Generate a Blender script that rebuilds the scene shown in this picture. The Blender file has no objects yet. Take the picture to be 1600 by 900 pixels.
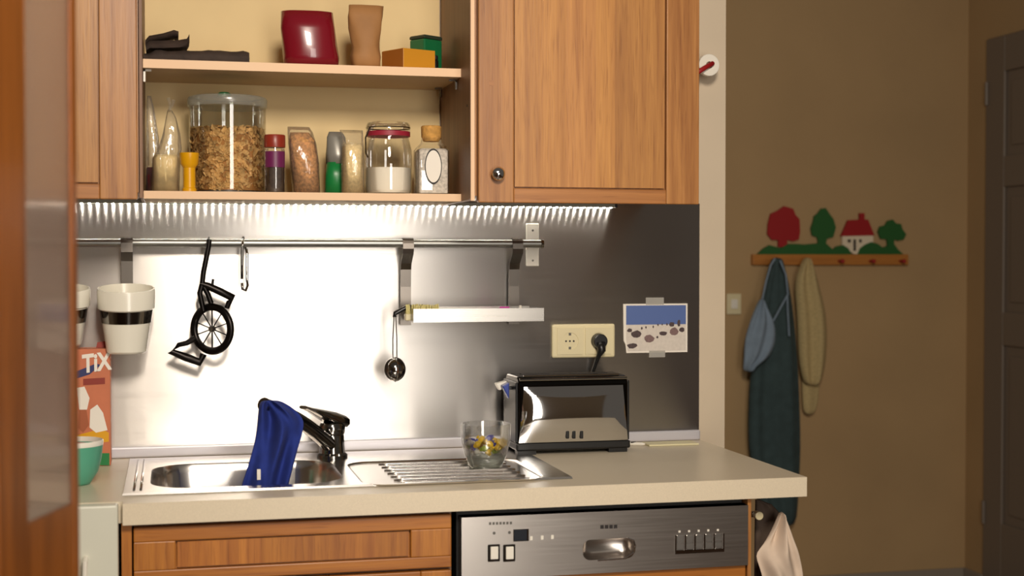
import bpy, bmesh, math, random
from mathutils import Vector, Matrix
random.seed(4)
S = bpy.context.scene
C = S.collection
PI = math.pi

# ------------------------------------------------------------------ camera
F = 2222.2; PSI = math.radians(13.5); TH = math.atan(50 / F); D = 3.28; ZC = 1.35
cam_d = bpy.data.cameras.new('camera'); cam = bpy.data.objects.new('camera', cam_d); C.objects.link(cam)
cam_d.sensor_width = 36.0; cam_d.lens = F / 1600 * 36.0
cam.location = (0, -D, ZC); cam.rotation_euler = (PI / 2 - TH, 0, -PSI)
cam_d.dof.use_dof = True; cam_d.dof.focus_distance = 3.2; cam_d.dof.aperture_fstop = 3.4
cam_d.clip_start = 0.05
S.camera = cam

# ------------------------------------------------------------------ light
S.view_settings.view_transform = 'Standard'; S.view_settings.look = 'None'
S.view_settings.gamma = 1.0; S.view_settings.use_curve_mapping = False
S.view_settings.exposure = 0.0
w = bpy.data.worlds.new('world'); S.world = w; w.use_nodes = True
w.node_tree.nodes['Background'].inputs[0].default_value = (1.0, 0.86, 0.72, 1)
w.node_tree.nodes['Background'].inputs[1].default_value = 0.09

def area(name, loc, target, sx, sy, power, col, spread=180):
    l = bpy.data.lights.new(name, 'AREA'); l.shape = 'RECTANGLE'; l.size = sx; l.size_y = sy
    l.energy = power; l.color = col; l.spread = math.radians(spread)
    o = bpy.data.objects.new(name, l); C.objects.link(o); o.location = loc
    o.rotation_euler = (Vector(target) - Vector(loc)).to_track_quat('-Z', 'Y').to_euler()
    return o
area('studio_key_lamp', (0.3, -3.3, 2.6), (0.5, 0, 1.3), 0.5, 0.5, 32, (1.0, 0.88, 0.74), 120)
area('window_daylight', (0.86, -4.4, 1.35), (0.86, 0, 1.35), 0.8, 1.9, 14, (1.0, 0.93, 0.84), 100)

# ------------------------------------------------------------------ pixel -> place helpers
def ray(px, py):
    u = (px - 800) / F; v = (450 - py) / F
    f = math.cos(TH) + v * math.sin(TH); z = -math.sin(TH) + v * math.cos(TH)
    return (u * math.cos(PSI) + f * math.sin(PSI), f * math.cos(PSI) - u * math.sin(PSI), z)
def onY(px, py, Y):
    r = ray(px, py); t = (Y + D) / r[1]; return Vector((r[0] * t, Y, ZC + r[2] * t))
def onX(px, py, X):
    r = ray(px, py); t = X / r[0]; return Vector((X, -D + r[1] * t, ZC + r[2] * t))
def onZ(px, py, Z):
    r = ray(px, py); t = (Z - ZC) / r[2]; return Vector((r[0] * t, -D + r[1] * t, Z))
def PX(px, Y): return onY(px, 400, Y).x
def PZ(px, py, Y): return onY(px, py, Y).z

# ------------------------------------------------------------------ materials
def lin(c):
    if isinstance(c, str):
        c = [int(c[i:i + 2], 16) / 255 for i in (0, 2, 4)]
    return tuple((x / 12.92 if x <= .04045 else ((x + .055) / 1.055) ** 2.4) for x in c) + (1,)
M = {}
def mat(name, col, rough=.5, metal=0, spec=.5, emit=0, noise=0, nscale=30, bump=0, bscale=200, coat=0, sheen=0, nstretch=(1, 1, 1)):
    m = bpy.data.materials.new(name); m.use_nodes = True; M[name] = m
    nt = m.node_tree; b = nt.nodes['Principled BSDF']
    b.inputs['Roughness'].default_value = rough; b.inputs['Metallic'].default_value = metal
    b.inputs['Specular IOR Level'].default_value = spec; b.inputs['Coat Weight'].default_value = coat
    b.inputs['Sheen Weight'].default_value = sheen
    c = lin(col); b.inputs['Base Color'].default_value = c
    tc = nt.nodes.new('ShaderNodeTexCoord'); mp = nt.nodes.new('ShaderNodeMapping')
    mp.inputs['Scale'].default_value = nstretch; nt.links.new(tc.outputs['Object'], mp.inputs[0])
    if noise:
        n = nt.nodes.new('ShaderNodeTexNoise'); n.inputs['Scale'].default_value = nscale; n.inputs['Detail'].default_value = 5
        nt.links.new(mp.outputs[0], n.inputs['Vector'])
        r = nt.nodes.new('ShaderNodeValToRGB'); nt.links.new(n.outputs['Fac'], r.inputs[0])
        r.color_ramp.elements[0].position = .3; r.color_ramp.elements[1].position = .7
        r.color_ramp.elements[0].color = tuple(x * (1 - noise) for x in c[:3]) + (1,)
        r.color_ramp.elements[1].color = tuple(min(1, x * (1 + noise)) for x in c[:3]) + (1,)
        nt.links.new(r.outputs[0], b.inputs['Base Color'])
    if bump:
        n2 = nt.nodes.new('ShaderNodeTexNoise'); n2.inputs['Scale'].default_value = bscale; n2.inputs['Detail'].default_value = 4
        nt.links.new(mp.outputs[0], n2.inputs['Vector'])
        bp = nt.nodes.new('ShaderNodeBump'); bp.inputs['Strength'].default_value = bump; bp.inputs['Distance'].default_value = .002
        nt.links.new(n2.outputs['Fac'], bp.inputs['Height']); nt.links.new(bp.outputs[0], b.inputs['Normal'])
    if emit:
        b.inputs['Emission Color'].default_value = c; b.inputs['Emission Strength'].default_value = emit
    return m

def wood(name, dark, light, axis='z', rough=.38, sc=1.0):
    m = bpy.data.materials.new(name); m.use_nodes = True; M[name] = m
    nt = m.node_tree; b = nt.nodes['Principled BSDF']; N = nt.nodes.new; L = nt.links.new
    tc = N('ShaderNodeTexCoord'); mp = N('ShaderNodeMapping')
    st = {'z': (55, 55, 2.2), 'x': (2.2, 55, 55), 'y': (55, 2.2, 55)}[axis]
    mp.inputs['Scale'].default_value = tuple(s * sc for s in st)
    L(tc.outputs['Object'], mp.inputs[0])
    n = N('ShaderNodeTexNoise'); n.inputs['Scale'].default_value = 1; n.inputs['Detail'].default_value = 6; n.inputs['Roughness'].default_value = .6
    n.inputs['Distortion'].default_value = .6; L(mp.outputs[0], n.inputs['Vector'])
    r = N('ShaderNodeValToRGB'); L(n.outputs['Fac'], r.inputs[0])
    r.color_ramp.elements[0].position = .3; r.color_ramp.elements[0].color = lin(dark)
    r.color_ramp.elements[1].position = .68; r.color_ramp.elements[1].color = lin(light)
    mp2 = N('ShaderNodeMapping'); mp2.inputs['Scale'].default_value = tuple(s * 5 if s > 10 else s * 6 for s in mp.inputs['Scale'].default_value)
    L(tc.outputs['Object'], mp2.inputs[0])
    n2 = N('ShaderNodeTexNoise'); n2.inputs['Scale'].default_value = 1; n2.inputs['Detail'].default_value = 2; L(mp2.outputs[0], n2.inputs['Vector'])
    r2 = N('ShaderNodeValToRGB'); L(n2.outputs['Fac'], r2.inputs[0])
    r2.color_ramp.elements[0].position = .28; r2.color_ramp.elements[0].color = (.72, .66, .6, 1)
    r2.color_ramp.elements[1].position = .45; r2.color_ramp.elements[1].color = (1, 1, 1, 1)
    mx = N('ShaderNodeMix'); mx.data_type = 'RGBA'; mx.blend_type = 'MULTIPLY'; mx.inputs[0].default_value = .8
    L(r.outputs[0], mx.inputs[6]); L(r2.outputs[0], mx.inputs[7])
    oi = N('ShaderNodeObjectInfo'); mx2 = N('ShaderNodeMix'); mx2.data_type = 'RGBA'; mx2.blend_type = 'MULTIPLY'; mx2.inputs[0].default_value = 1
    L(mx.outputs[2], mx2.inputs[6]); L(oi.outputs['Color'], mx2.inputs[7]); L(mx2.outputs[2], b.inputs['Base Color'])
    b.inputs['Roughness'].default_value = rough
    bp = N('ShaderNodeBump'); bp.inputs['Strength'].default_value = .12; bp.inputs['Distance'].default_value = .001
    L(n2.outputs['Fac'], bp.inputs['Height']); L(bp.outputs[0], b.inputs['Normal'])
    return m

def thin(name, tint=(1, 1, 1), refl=.5, rough=.03, haze=0, crease=0, rmin=.035):
    """thin clear glass / film: see-through with a fresnel sheen"""
    m = bpy.data.materials.new(name); m.use_nodes = True; M[name] = m
    nt = m.node_tree; N = nt.nodes.new; L = nt.links.new
    nt.nodes.remove(nt.nodes['Principled BSDF']); out = nt.nodes['Material Output']
    t = N('ShaderNodeBsdfTransparent'); t.inputs[0].default_value = tint + (1,)
    g = N('ShaderNodeBsdfGlossy'); g.inputs['Roughness'].default_value = rough; g.inputs[0].default_value = (1, 1, 1, 1)
    if crease:
        tc = N('ShaderNodeTexCoord'); mp = N('ShaderNodeMapping'); mp.inputs['Scale'].default_value = (1, 1, .35); L(tc.outputs['Object'], mp.inputs[0])
        nz = N('ShaderNodeTexNoise'); nz.inputs['Scale'].default_value = 85; nz.inputs['Detail'].default_value = 2; nz.inputs['Distortion'].default_value = 1.5; L(mp.outputs[0], nz.inputs['Vector'])
        bp = N('ShaderNodeBump'); bp.inputs['Strength'].default_value = crease; bp.inputs['Distance'].default_value = .004; L(nz.outputs['Fac'], bp.inputs['Height']); L(bp.outputs[0], g.inputs['Normal'])
    lw = N('ShaderNodeLayerWeight'); lw.inputs[0].default_value = refl * .5
    mr = N('ShaderNodeMapRange'); mr.inputs[3].default_value = rmin; mr.inputs[4].default_value = refl
    L(lw.outputs['Fresnel'], mr.inputs[0])
    mx = N('ShaderNodeMixShader'); L(mr.outputs[0], mx.inputs[0]); L(t.outputs[0], mx.inputs[1]); L(g.outputs[0], mx.inputs[2])
    last = mx
    if haze:
        d = N('ShaderNodeBsdfDiffuse'); d.inputs[0].default_value = (.75, .74, .7, 1)
        m2 = N('ShaderNodeMixShader'); m2.inputs[0].default_value = haze; L(mx.outputs[0], m2.inputs[1]); L(d.outputs[0], m2.inputs[2]); last = m2
    L(last.outputs[0], out.inputs[0])
    return m

def steel(name, col, rough, aniso=0, tangent=(0, 0, 1), brush=(1, 1, 1), bump=.0):
    m = mat(name, col, rough, 1.0)
    nt = m.node_tree; b = nt.nodes['Principled BSDF']; N = nt.nodes.new; L = nt.links.new
    b.inputs['Anisotropic'].default_value = aniso
    if aniso:
        t = N('ShaderNodeCombineXYZ'); t.inputs[0].default_value, t.inputs[1].default_value, t.inputs[2].default_value = tangent
        L(t.outputs[0], b.inputs['Tangent'])
    tc = N('ShaderNodeTexCoord'); mp = N('ShaderNodeMapping'); mp.inputs['Scale'].default_value = brush
    L(tc.outputs['Object'], mp.inputs[0]); n = N('ShaderNodeTexNoise'); n.inputs['Scale'].default_value = 1; n.inputs['Detail'].default_value = 3
    L(mp.outputs[0], n.inputs['Vector'])
    mr = N('ShaderNodeMapRange'); mr.inputs[3].default_value = rough * .85; mr.inputs[4].default_value = rough * 1.15
    L(n.outputs['Fac'], mr.inputs[0]); L(mr.outputs[0], b.inputs['Roughness'])
    return m

wood('oak', '96602f', 'bd8448', 'z'); wood('oak_h', '98602f', 'b87c42', 'x')
wood('oak_panel', 'a46e38', 'c68e4c', 'z')
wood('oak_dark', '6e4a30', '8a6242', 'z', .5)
wood('oak_base', '9c5c20', 'c27e30', 'z'); wood('oak_base_h', '9c5c20', 'bc782c', 'x')
wood('door_stile', '6e3c16', '965620', 'z', .3)
wood('rack_wood', 'a86a2a', 'bd7c34', 'x', .5)
mat('shelf_edge', 'ecc59c', .5); mat('shelf_face', 'd6bb93', .55)
mat('back_panel', 'e0c690', .6, noise=.03, nscale=8)
mat('plaster', 'd0c0a8', .75, noise=.03, nscale=6)
mat('hall_plaster', 'b2946a', .8, noise=.06, nscale=2.5, bump=.15, bscale=60)
mat('floor_mat', '6b4a34', .4, noise=.15, nscale=6)
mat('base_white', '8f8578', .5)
mat('door_grey', '7c7064', .45)
mat('laminate', 'd9cdb6', .32, noise=.05, nscale=500)
mat('laminate_edge', 'e0d2b8', .35, noise=.05, nscale=500)
mat('appliance_white', 'd6d6c6', .35)
mat('white_plastic', 'efeadd', .3); mat('pot_white', 'f0ecdd', .25, coat=.3)
mat('cream_plastic', 'e0d4ac', .35); mat('black_plastic', '141414', .35); mat('dark_rubber', '0c0b0b', .6)
mat('grey_profile', 'cfcdd4', .35, .3)
steel('splash_steel', 'c9c5c1', .34, .95, (0, 0, 1), (3, 3, 250))
steel('sink_steel', 'dcd8d4', .2, 0); steel('chrome', 'e2e2e2', .06); steel('chrome_dark', '8f8c88', .12)
steel('brushed', 'c8c4be', .28, 0, brush=(6, 200, 200)); steel('brushed_dw', 'c4bdb6', .3, .5, (0, 0, 1), (6, 200, 300))
steel('strap_steel', '6e6862', .3); steel('black_chrome', '3a3836', .1)
steel('dark_iron', '2e2b2a', .35); steel('rail_steel', '9c9c98', .38)
mat('led_body', '9a9c90', .5); mat('led_cell', 'fff8ec', .5, emit=120)
thin('clear_glass', (.97, .975, .97), .65, .02, 0, 0, .07); thin('film', (.96, .95, .92), .7, .08, .06, .5); thin('pane', (.86, .79, .74), .22, .25, .06)
rg_ = mat('ribbed_glass', 'f2e6de', .05); rg_.node_tree.nodes['Principled BSDF'].inputs['Transmission Weight'].default_value = 1; rg_.node_tree.nodes['Principled BSDF'].inputs['IOR'].default_value = 1.45
nt0 = rg_.node_tree; tr0 = nt0.nodes.new('ShaderNodeBsdfTranslucent'); tr0.inputs[0].default_value = lin('e6cdbc'); df0 = nt0.nodes.new('ShaderNodeBsdfDiffuse'); df0.inputs[0].default_value = lin('dcc4b4')
m0 = nt0.nodes.new('ShaderNodeMixShader'); m1 = nt0.nodes.new('ShaderNodeMixShader'); m0.inputs[0].default_value = .5; m1.inputs[0].default_value = .22
nt0.links.new(tr0.outputs[0], m0.inputs[1]); nt0.links.new(df0.outputs[0], m0.inputs[2]); nt0.links.new(nt0.nodes['Principled BSDF'].outputs[0], m1.inputs[1]); nt0.links.new(m0.outputs[0], m1.inputs[2]); nt0.links.new(m1.outputs[0], nt0.nodes['Material Output'].inputs[0])
thin('frosted', (.8, .84, .78), .6, .2, .18)
mat('red_gloss', '7c1020', .25, coat=.5); mat('red_lid', '8e3020', .35); mat('kraft', 'a87848', .7, noise=.12, nscale=14, bump=.3, bscale=25)
mat('amber_box', 'cc8c24', .4); mat('amber_side', 'a05e1e', .5); mat('tin_green', '14683c', .3, coat=.4)
mat('tin_dark', '2f3a2e', .3); mat('dark_textile', '3a2c24', .8, noise=.3, nscale=40, bump=.4, bscale=80)
mat('flakes', 'cba264', .7, noise=.35, nscale=60); mat('flakes_core', 'a8743a', .8, noise=.35, nscale=50, bump=.6, bscale=70)
mat('grain', 'c08c54', .7, noise=.45, nscale=160, bump=.8, bscale=160); mat('rice', 'e6cf9c', .65, noise=.15, nscale=180, bump=.5, bscale=180)
mat('yellow_plastic', 'e0a20e', .3); mat('flour', 'efe6d6', .8); mat('purple', '6a2050', .4); mat('dark_spice', '4a3c34', .6, noise=.3, nscale=120)
mat('gasket', '9a2236', .5); mat('cork', 'c8954c', .8, noise=.25, nscale=120); mat('label_white', 'efe8dc', .6); mat('ink', '201a1a', .6)
mat('packet_green', '167a3c', .35); mat('packet_grey', '8f8c84', .35, .3); mat('herb_salt', 'd2c8bc', .7, noise=.3, nscale=150); mat('dark_red', '6a1420', .5, noise=.3, nscale=60)
mat('beige_paper', 'ddc690', .6, noise=.15, nscale=60, bump=.4, bscale=60)
mat('carton', 'c8714a', .5, noise=.05, nscale=30); mat('carton_side', 'a85a34', .6); mat('navy', '262a60', .5); mat('mint', '58a68a', .35); mat('pink', 'd08088', .5)
mat('blue_cloth', '1c3080', .9, noise=.12, nscale=40, bump=.15, bscale=400)
mat('blue_plastic', '243a90', .35); mat('yellow_wrap', 'dcb41e', .3); mat('blue_wrap', '3a3a9c', .3); mat('white_wrap', 'e8e4d8', .35); mat('green_wrap', '8a9a24', .3)
mat('bristle', 'd8cd8c', .8, noise=.2, nscale=300); mat('magenta', 'c0289a', .4)
mat('photo_sky', '5a70a8', .3); mat('photo_snow', 'd8cfc4', .3, noise=.06, nscale=120); mat('photo_rock', '4c3c3c', .4, noise=.3, nscale=200); mat('photo_rock2', '7d6462', .4, noise=.2, nscale=200)
thin('tape', (.82, .8, .76), .3, .2, .35)
mat('paint_red', '9c1218', .5); mat('paint_green', '1e5a22', .55); mat('paint_white', 'e0d2b8', .6)
mat('denim_green', '384a4c', .9, noise=.15, nscale=25); mat('pale_blue', '8496a8', .9, noise=.1, nscale=25); mat('beige_knit', 'bca878', .95, noise=.12, nscale=120, bump=.3, bscale=200)
mat('towel_light', 'd8c4b0', .95, noise=.12, nscale=14); mat('towel_dark', '5a4c42', .95, noise=.2, nscale=18)
mat('note_yellow', 'e0d8b0', .6); mat('screen', '22262e', .2); mat('skirting_trim', 'b8b4ae', .4)
mat('screw', '6a6660', .4, 1)

# ------------------------------------------------------------------ mesh building
org = {}
class MB:
    def __init__(s): s.v = []; s.f = []
    def add(s, vs, fs):
        k = len(s.v); s.v += [tuple(v) for v in vs]; s.f += [tuple(i + k for i in f) for f in fs]; return s
    def box(s, x0, x1, y0, y1, z0, z1):
        return s.add([(x0, y0, z0), (x1, y0, z0), (x1, y1, z0), (x0, y1, z0), (x0, y0, z1), (x1, y0, z1), (x1, y1, z1), (x0, y1, z1)],
                     [(0, 3, 2, 1), (4, 5, 6, 7), (0, 1, 5, 4), (1, 2, 6, 5), (2, 3, 7, 6), (3, 0, 4, 7)])
    def loft(s, rings, cap0=True, cap1=True, closed=True):
        n = len(rings[0]); vs = [p for r in rings for p in r]; fs = []
        for i in range(len(rings) - 1):
            for j in range(n if closed else n - 1):
                a = i * n + j; b = i * n + (j + 1) % n
                fs.append((a, b, b + n, a + n))
        if cap0: fs.append(tuple(range(n - 1, -1, -1)))
        if cap1: fs.append(tuple(range((len(rings) - 1) * n, len(rings) * n)))
        return s.add(vs, fs)
    def lathe(s, prof, cx, cy, n=32, cap0=True, cap1=True):
        return s.loft([[(cx + r * math.cos(2 * PI * k / n), cy + r * math.sin(2 * PI * k / n), z) for k in range(n)] for r, z in prof], cap0, cap1)
    def tube(s, path, r, n=8, caps=True):
        P = [Vector(p) for p in path]; rs = r if isinstance(r, (list, tuple)) else [r] * len(P)
        rings = []; up = None
        for i, p in enumerate(P):
            t = (P[min(i + 1, len(P) - 1)] - P[max(i - 1, 0)]).normalized()
            if up is None:
                up = Vector((0, 0, 1)) if abs(t.z) < .9 else Vector((1, 0, 0))
            a = t.cross(up)
            if a.length < 1e-4: a = t.orthogonal()
            a.normalize(); b = a.cross(t).normalized(); up = b
            rings.append([p + a * rs[i] * math.cos(2 * PI * k / n) + b * rs[i] * math.sin(2 * PI * k / n) for k in range(n)])
        return s.loft(rings, caps, caps)
    def prism(s, poly, y0, y1):          # poly of (x, z)
        n = len(poly)
        a = sum(poly[i][0] * poly[(i + 1) % n][1] - poly[(i + 1) % n][0] * poly[i][1] for i in range(n))
        if a < 0: poly = poly[::-1]
        return s.loft([[(x, y1, z) for x, z in poly], [(x, y0, z) for x, z in poly]])
    def disc(s, c, axis, r0, r1, h, n=24):   # frustum along axis
        c = Vector(c); ax = Vector(axis).normalized(); a = ax.orthogonal().normalized(); b = ax.cross(a)
        rg = lambda q, r: [q + a * r * math.cos(2 * PI * k / n) + b * r * math.sin(2 * PI * k / n) for k in range(n)]
        return s.loft([rg(c, r0), rg(c + ax * h, r1)])
    def build(s, name, m, parent=None, bevel=0, smooth=False, seg=2, subd=0, color=None, fix=True):
        me = bpy.data.meshes.new(name)
        if parent is None:
            xs = [v[0] for v in s.v]; ys = [v[1] for v in s.v]; zs = [v[2] for v in s.v]
            o0 = Vector(((min(xs) + max(xs)) / 2, (min(ys) + max(ys)) / 2, min(zs)))
        else:
            o0 = org[parent.name]
        me.from_pydata([tuple(Vector(v) - o0) for v in s.v], [], s.f); me.update()
        if fix:
            bm = bmesh.new(); bm.from_mesh(me); bmesh.ops.recalc_face_normals(bm, faces=bm.faces); bm.to_mesh(me); bm.free()
        o = bpy.data.objects.new(name, me); C.objects.link(o)
        me.materials.append(M[m] if isinstance(m, str) else m)
        if parent is None: o.location = o0
        else: o.parent = parent
        org[o.name] = o0
        if color: o.color = color
        if smooth:
            for p in me.polygons: p.use_smooth = True
        if bevel:
            b = o.modifiers.new('bevel', 'BEVEL'); b.width = bevel; b.segments = seg; b.limit_method = 'ANGLE'
            b.harden_normals = False
        if subd:
            sb = o.modifiers.new('sub', 'SUBSURF'); sb.levels = subd; sb.render_levels = subd
        return o
def thing(name, label, cat, loc, group=None, kind=None):
    o = bpy.data.objects.new(name, None); C.objects.link(o); o.empty_display_size = .05
    o.location = loc; org[o.name] = Vector(loc); tag(o, label, cat, group, kind); return o
def tag(o, label=None, cat=None, group=None, kind=None):
    if label: o['label'] = label
    if cat: o['category'] = cat
    if group: o['group'] = group
    if kind: o['kind'] = kind
    return o
def struct(o): o['kind'] = 'structure'; return o
def autosmooth(o, deg=40):
    for p in o.data.polygons: p.use_smooth = True
    o.data.set_sharp_from_angle(angle=math.radians(deg)); return o
def rrect(x0, x1, y0, y1, r, n=6):
    pts = []
    for cx, cy, a0 in ((x1 - r, y1 - r, 0), (x0 + r, y1 - r, 90), (x0 + r, y0 + r, 180), (x1 - r, y0 + r, 270)):
        for k in range(n + 1):
            a = math.radians(a0 + 90 * k / n); pts.append((cx + r * math.cos(a), cy + r * math.sin(a)))
    return pts
def cloth(mb, rows, thick=.012, folds=3, amp=.006, ncol=14, phase=0.0, lean=0.0, irr=0.0):
    """rows: (px left, px right, py, Y) - a hanging cloth body with vertical folds"""
    front = []; back = []
    for i, (xl, xr, py, Y) in enumerate(rows):
        a = onY(xl, py, Y); b = onY(xr, py, Y); fr = []; bk = []
        for k in range(ncol + 1):
            t = k / ncol; p = a.lerp(b, t); e = math.sin(PI * t) ** .5
            d = amp * (math.sin(2 * PI * folds * t + phase + lean * i) + irr * math.sin(2 * PI * folds * 1.73 * t - lean * 1.9 * i + 1.3) + irr * .7 * math.sin(2 * PI * folds * .61 * t + lean * 2.7 * i + .4)) * e + thick * e
            fr.append((p.x, p.y - d, p.z)); bk.append((p.x, p.y + thick * .6 * e, p.z))
        front.append(fr + bk[::-1][1:-1])
    return mb.loft(front)
def bag(mb, rows, n=20, wr=.0, seed=1):
    """rows: (px left, px right, py, Y centre, half depth) - elliptic cross sections"""
    rnd = random.Random(seed); rings = []
    ph = [rnd.uniform(0, 6) for _ in range(4)]
    for i, (xl, xr, py, Y, hd) in enumerate(rows):
        a = onY(xl, py, Y); b = onY(xr, py, Y); c = (a + b) / 2; rx = (b - a).length / 2; rg = []
        for k in range(n):
            t = 2 * PI * k / n; e = 1 + wr * (math.sin(3 * t + ph[0] + i) + .7 * math.sin(7 * t + ph[1] - i * 1.7))
            ct = math.copysign(abs(math.cos(t)) ** .8, math.cos(t)); s_ = math.copysign(abs(math.sin(t)) ** .8, math.sin(t))
            rg.append((c.x + rx * ct * e, Y + hd * s_ * e, c.z))
        rings.append(rg)
    return mb.loft(rings)
def holed_plate(mb, ox0, ox1, oy0, oy1, loop, f):
    """flat ring between a rectangle and an inner loop (2D), f maps (u,v)->3D; returns the 3D inner loop"""
    cx = sum(p[0] for p in loop) / len(loop); cy = sum(p[1] for p in loop) / len(loop)
    pts = [(math.atan2(p[1] - cy, p[0] - cx), p) for p in loop]
    def hit(lp, a):
        d = (math.cos(a), math.sin(a)); best = None
        for i in range(len(lp)):
            p = lp[i]; q = lp[(i + 1) % len(lp)]; ex, ey = q[0] - p[0], q[1] - p[1]
            den = d[0] * ey - d[1] * ex
            if abs(den) < 1e-12: continue
            t = ((p[0] - cx) * ey - (p[1] - cy) * ex) / den; u = ((p[0] - cx) * d[1] - (p[1] - cy) * d[0]) / den
            if t > 0 and -1e-6 <= u <= 1 + 1e-6: best = t if best is None else min(best, t)
        return (cx + d[0] * best, cy + d[1] * best)
    outer = [(ox0, oy0), (ox1, oy0), (ox1, oy1), (ox0, oy1)]
    angs = sorted([a for a, _ in pts] + [math.atan2(p[1] - cy, p[0] - cx) for p in outer])
    inn = [hit(loop, a) for a in angs]; out = [hit(outer, a) for a in angs]
    mb.loft([[f(*p) for p in out], [f(*p) for p in inn]], False, False)
    return inn

# ================================================================== setting
HY = 1.95                                  # hall wall
HX = PX(1511, HY)                          # hall side wall
struct(MB().box(-2.5, HX + .1, -5.5, HY + .1, -.05, 0).build('floor', 'floor_mat'))
wx = PX(1133, 0)
struct(MB().box(-2.6, -2.5, -5.5, .12, 0, 2.7).build('wall_left', 'plaster'))
struct(MB().box(-2.6, HX + .1, -5.6, -5.5, 0, 2.7).build('wall_front', 'plaster'))
struct(MB().box(-2.5, wx, 0, .12, 0, 2.7).build('wall_back', 'plaster'))
struct(MB().box(wx - 1.2, HX + .1, HY, HY + .1, 0, 2.7).build('wall_hall', 'hall_plaster'))
dY1 = onX(1541, 400, HX).y; dY0 = dY1 - .86
dZ = onX(1541, 63, HX).z
w_r = MB().box(HX, HX + .1, -1.2, dY0 - .001, 0, 2.7).box(HX, HX + .1, dY1 + .001, HY, 0, 2.7).box(HX, HX + .1, dY0 - .001, dY1 + .001, dZ + .002, 2.7).build('wall_right', 'hall_plaster'); struct(w_r)
struct(MB().box(wx + .01, HX - .012, HY - .012, HY, 0, .07).build('baseboard_hall', 'base_white', bevel=.003))
struct(MB().box(HX - .012, HX, dY1 + .0, HY, 0, .07).build('baseboard_right', 'base_white', bevel=.003))
d1 = struct(MB().box(HX + .004, HX + .044, dY0, dY1, .005, dZ).build('door_1', 'door_grey'))
fx = HX + .004
# raised frame members with sunk panels
zs = [.005, .25, .95, 1.10, 1.55, 1.68, 2.02, dZ]
def dboard(a, b, c, d_): MB().box(fx - .012, fx - .0002, a, b, c, d_).build('frame_member', 'door_grey', d1, bevel=.004)
dboard(dY1 - .13, dY1, .005, dZ); dboard(dY0, dY0 + .13, .005, dZ)
for a, b in ((.005, .3), (1.0, 1.13), (1.62, 1.74), (dZ - .14, dZ)): dboard(dY0 + .13, dY1 - .13, a, b)
for a, b in ((.34, .96), (1.17, 1.58), (1.78, dZ - .18)): MB().box(fx - .006, fx - .0002, dY0 + .17, dY1 - .17, a, b).build('door_panel', 'door_grey', d1, bevel=.005)
for z in (.28, 1.95): MB().tube([(fx - .016, dY1 - .012, z), (fx - .016, dY1 - .012, z + .09)], .007).build('hinge', 'door_grey', d1)

# ------------------------------------------------------------------ backsplash
XR = 1.258
bs = MB().box(-1.0, XR, -.004, -.0005, .905, 1.478).build('steel_backsplash', 'splash_steel')
tag(bs, 'brushed stainless steel sheet covering the wall between worktop and upper cabinets', 'backsplash')
up = MB().box(-1.0, XR, -.016, -.0045, .9005, .925).build('worktop_upstand', 'grey_profile', bevel=.004)
tag(up, 'pale grey sealing strip along the back of the worktop', 'trim')

# ------------------------------------------------------------------ upper cabinets
YD = -.37; ZB = 1.462; ZT = 2.22
def staves(parent, x0, x1, z0, z1, y0, y1, n, m, seed, name='stave'):
    rnd = random.Random(seed); xs = [x0 + (x1 - x0) * k / n + (rnd.uniform(-.25, .25) * (x1 - x0) / n if 0 < k < n else 0) for k in range(n + 1)]
    for k in range(n):
        t = rnd.uniform(.88, 1.1)
        MB().box(xs[k], xs[k + 1], y0 + rnd.uniform(0, .0003), y1, z0, z1).build(name, m, parent, color=(t, t * rnd.uniform(.96, 1.0), t * rnd.uniform(.92, 1.0), 1))
def frame_door(root, x0, x1, z0, z1, yf, thick, sl, sr, rb, rt, n, seed, mv='oak', mh='oak_h', mp='oak_panel', name='door', through=False):
    d = MB().box(x0 + sl * .5, x1 - sr * .5, yf + .014, yf + thick, z0 + rb * .5, z1 - rt * .5).build(name, mv, root)
    za, zb2 = (z0 + rb, z1 - rt) if through else (z0, z1); xa, xb = (x0, x1) if through else (x0 + sl, x1 - sr)
    MB().box(x0, x0 + sl - .0003, yf, yf + thick, za, zb2).build('stile', mv, d, bevel=.0018)
    MB().box(x1 - sr + .0003, x1, yf, yf + thick, za, zb2).build('stile', mv, d, bevel=.0018)
    MB().box(xa, xb, yf + .0004, yf + thick, z0, z0 + rb - .0003).build('rail', mh, d, bevel=.0018)
    MB().box(xa, xb, yf + .0004, yf + thick, z1 - rt + .0003, z1).build('rail', mh, d, bevel=.0018)
    staves(d, x0 + sl + .003, x1 - sr - .003, z0 + rb + .003, z1 - rt - .003, yf + .005, yf + .0138, n, mp, seed)
    return d
def bknob(parent, p):
    MB().disc(p, (0, -1, 0), .006, .006, .012, 16).build('knob_stem', 'chrome', parent)
    k = MB(); prof = [(.0, -.026), (.007, -.0255), (.012, -.0225), (.0145, -.018), (.013, -.0135), (.008, -.011), (.0, -.011)]
    k.loft([[(p[0] + r * math.cos(2 * PI * j / 24), p[1] + y, p[2] + r * math.sin(2 * PI * j / 24)) for j in range(24)] for r, y in prof], False, False)
    k.build('knob', 'chrome', parent, smooth=True)

x1l = PX(217, YD)
cl = thing('wall_cabinet', 'oak wall cabinet left of the open shelves, cut off by the glazed door', 'cabinet', (x1l - .2, -.18, ZB))
MB().box(x1l - .42, x1l, -.347, -.001, 1.4765, ZT).build('carcass', 'oak', cl)
frame_door(cl, x1l - .42, x1l - .002, ZB, ZT - .005, YD, .021, .075, PX(215, YD) - PX(156, YD), .03, .07, 4, 3)

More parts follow.
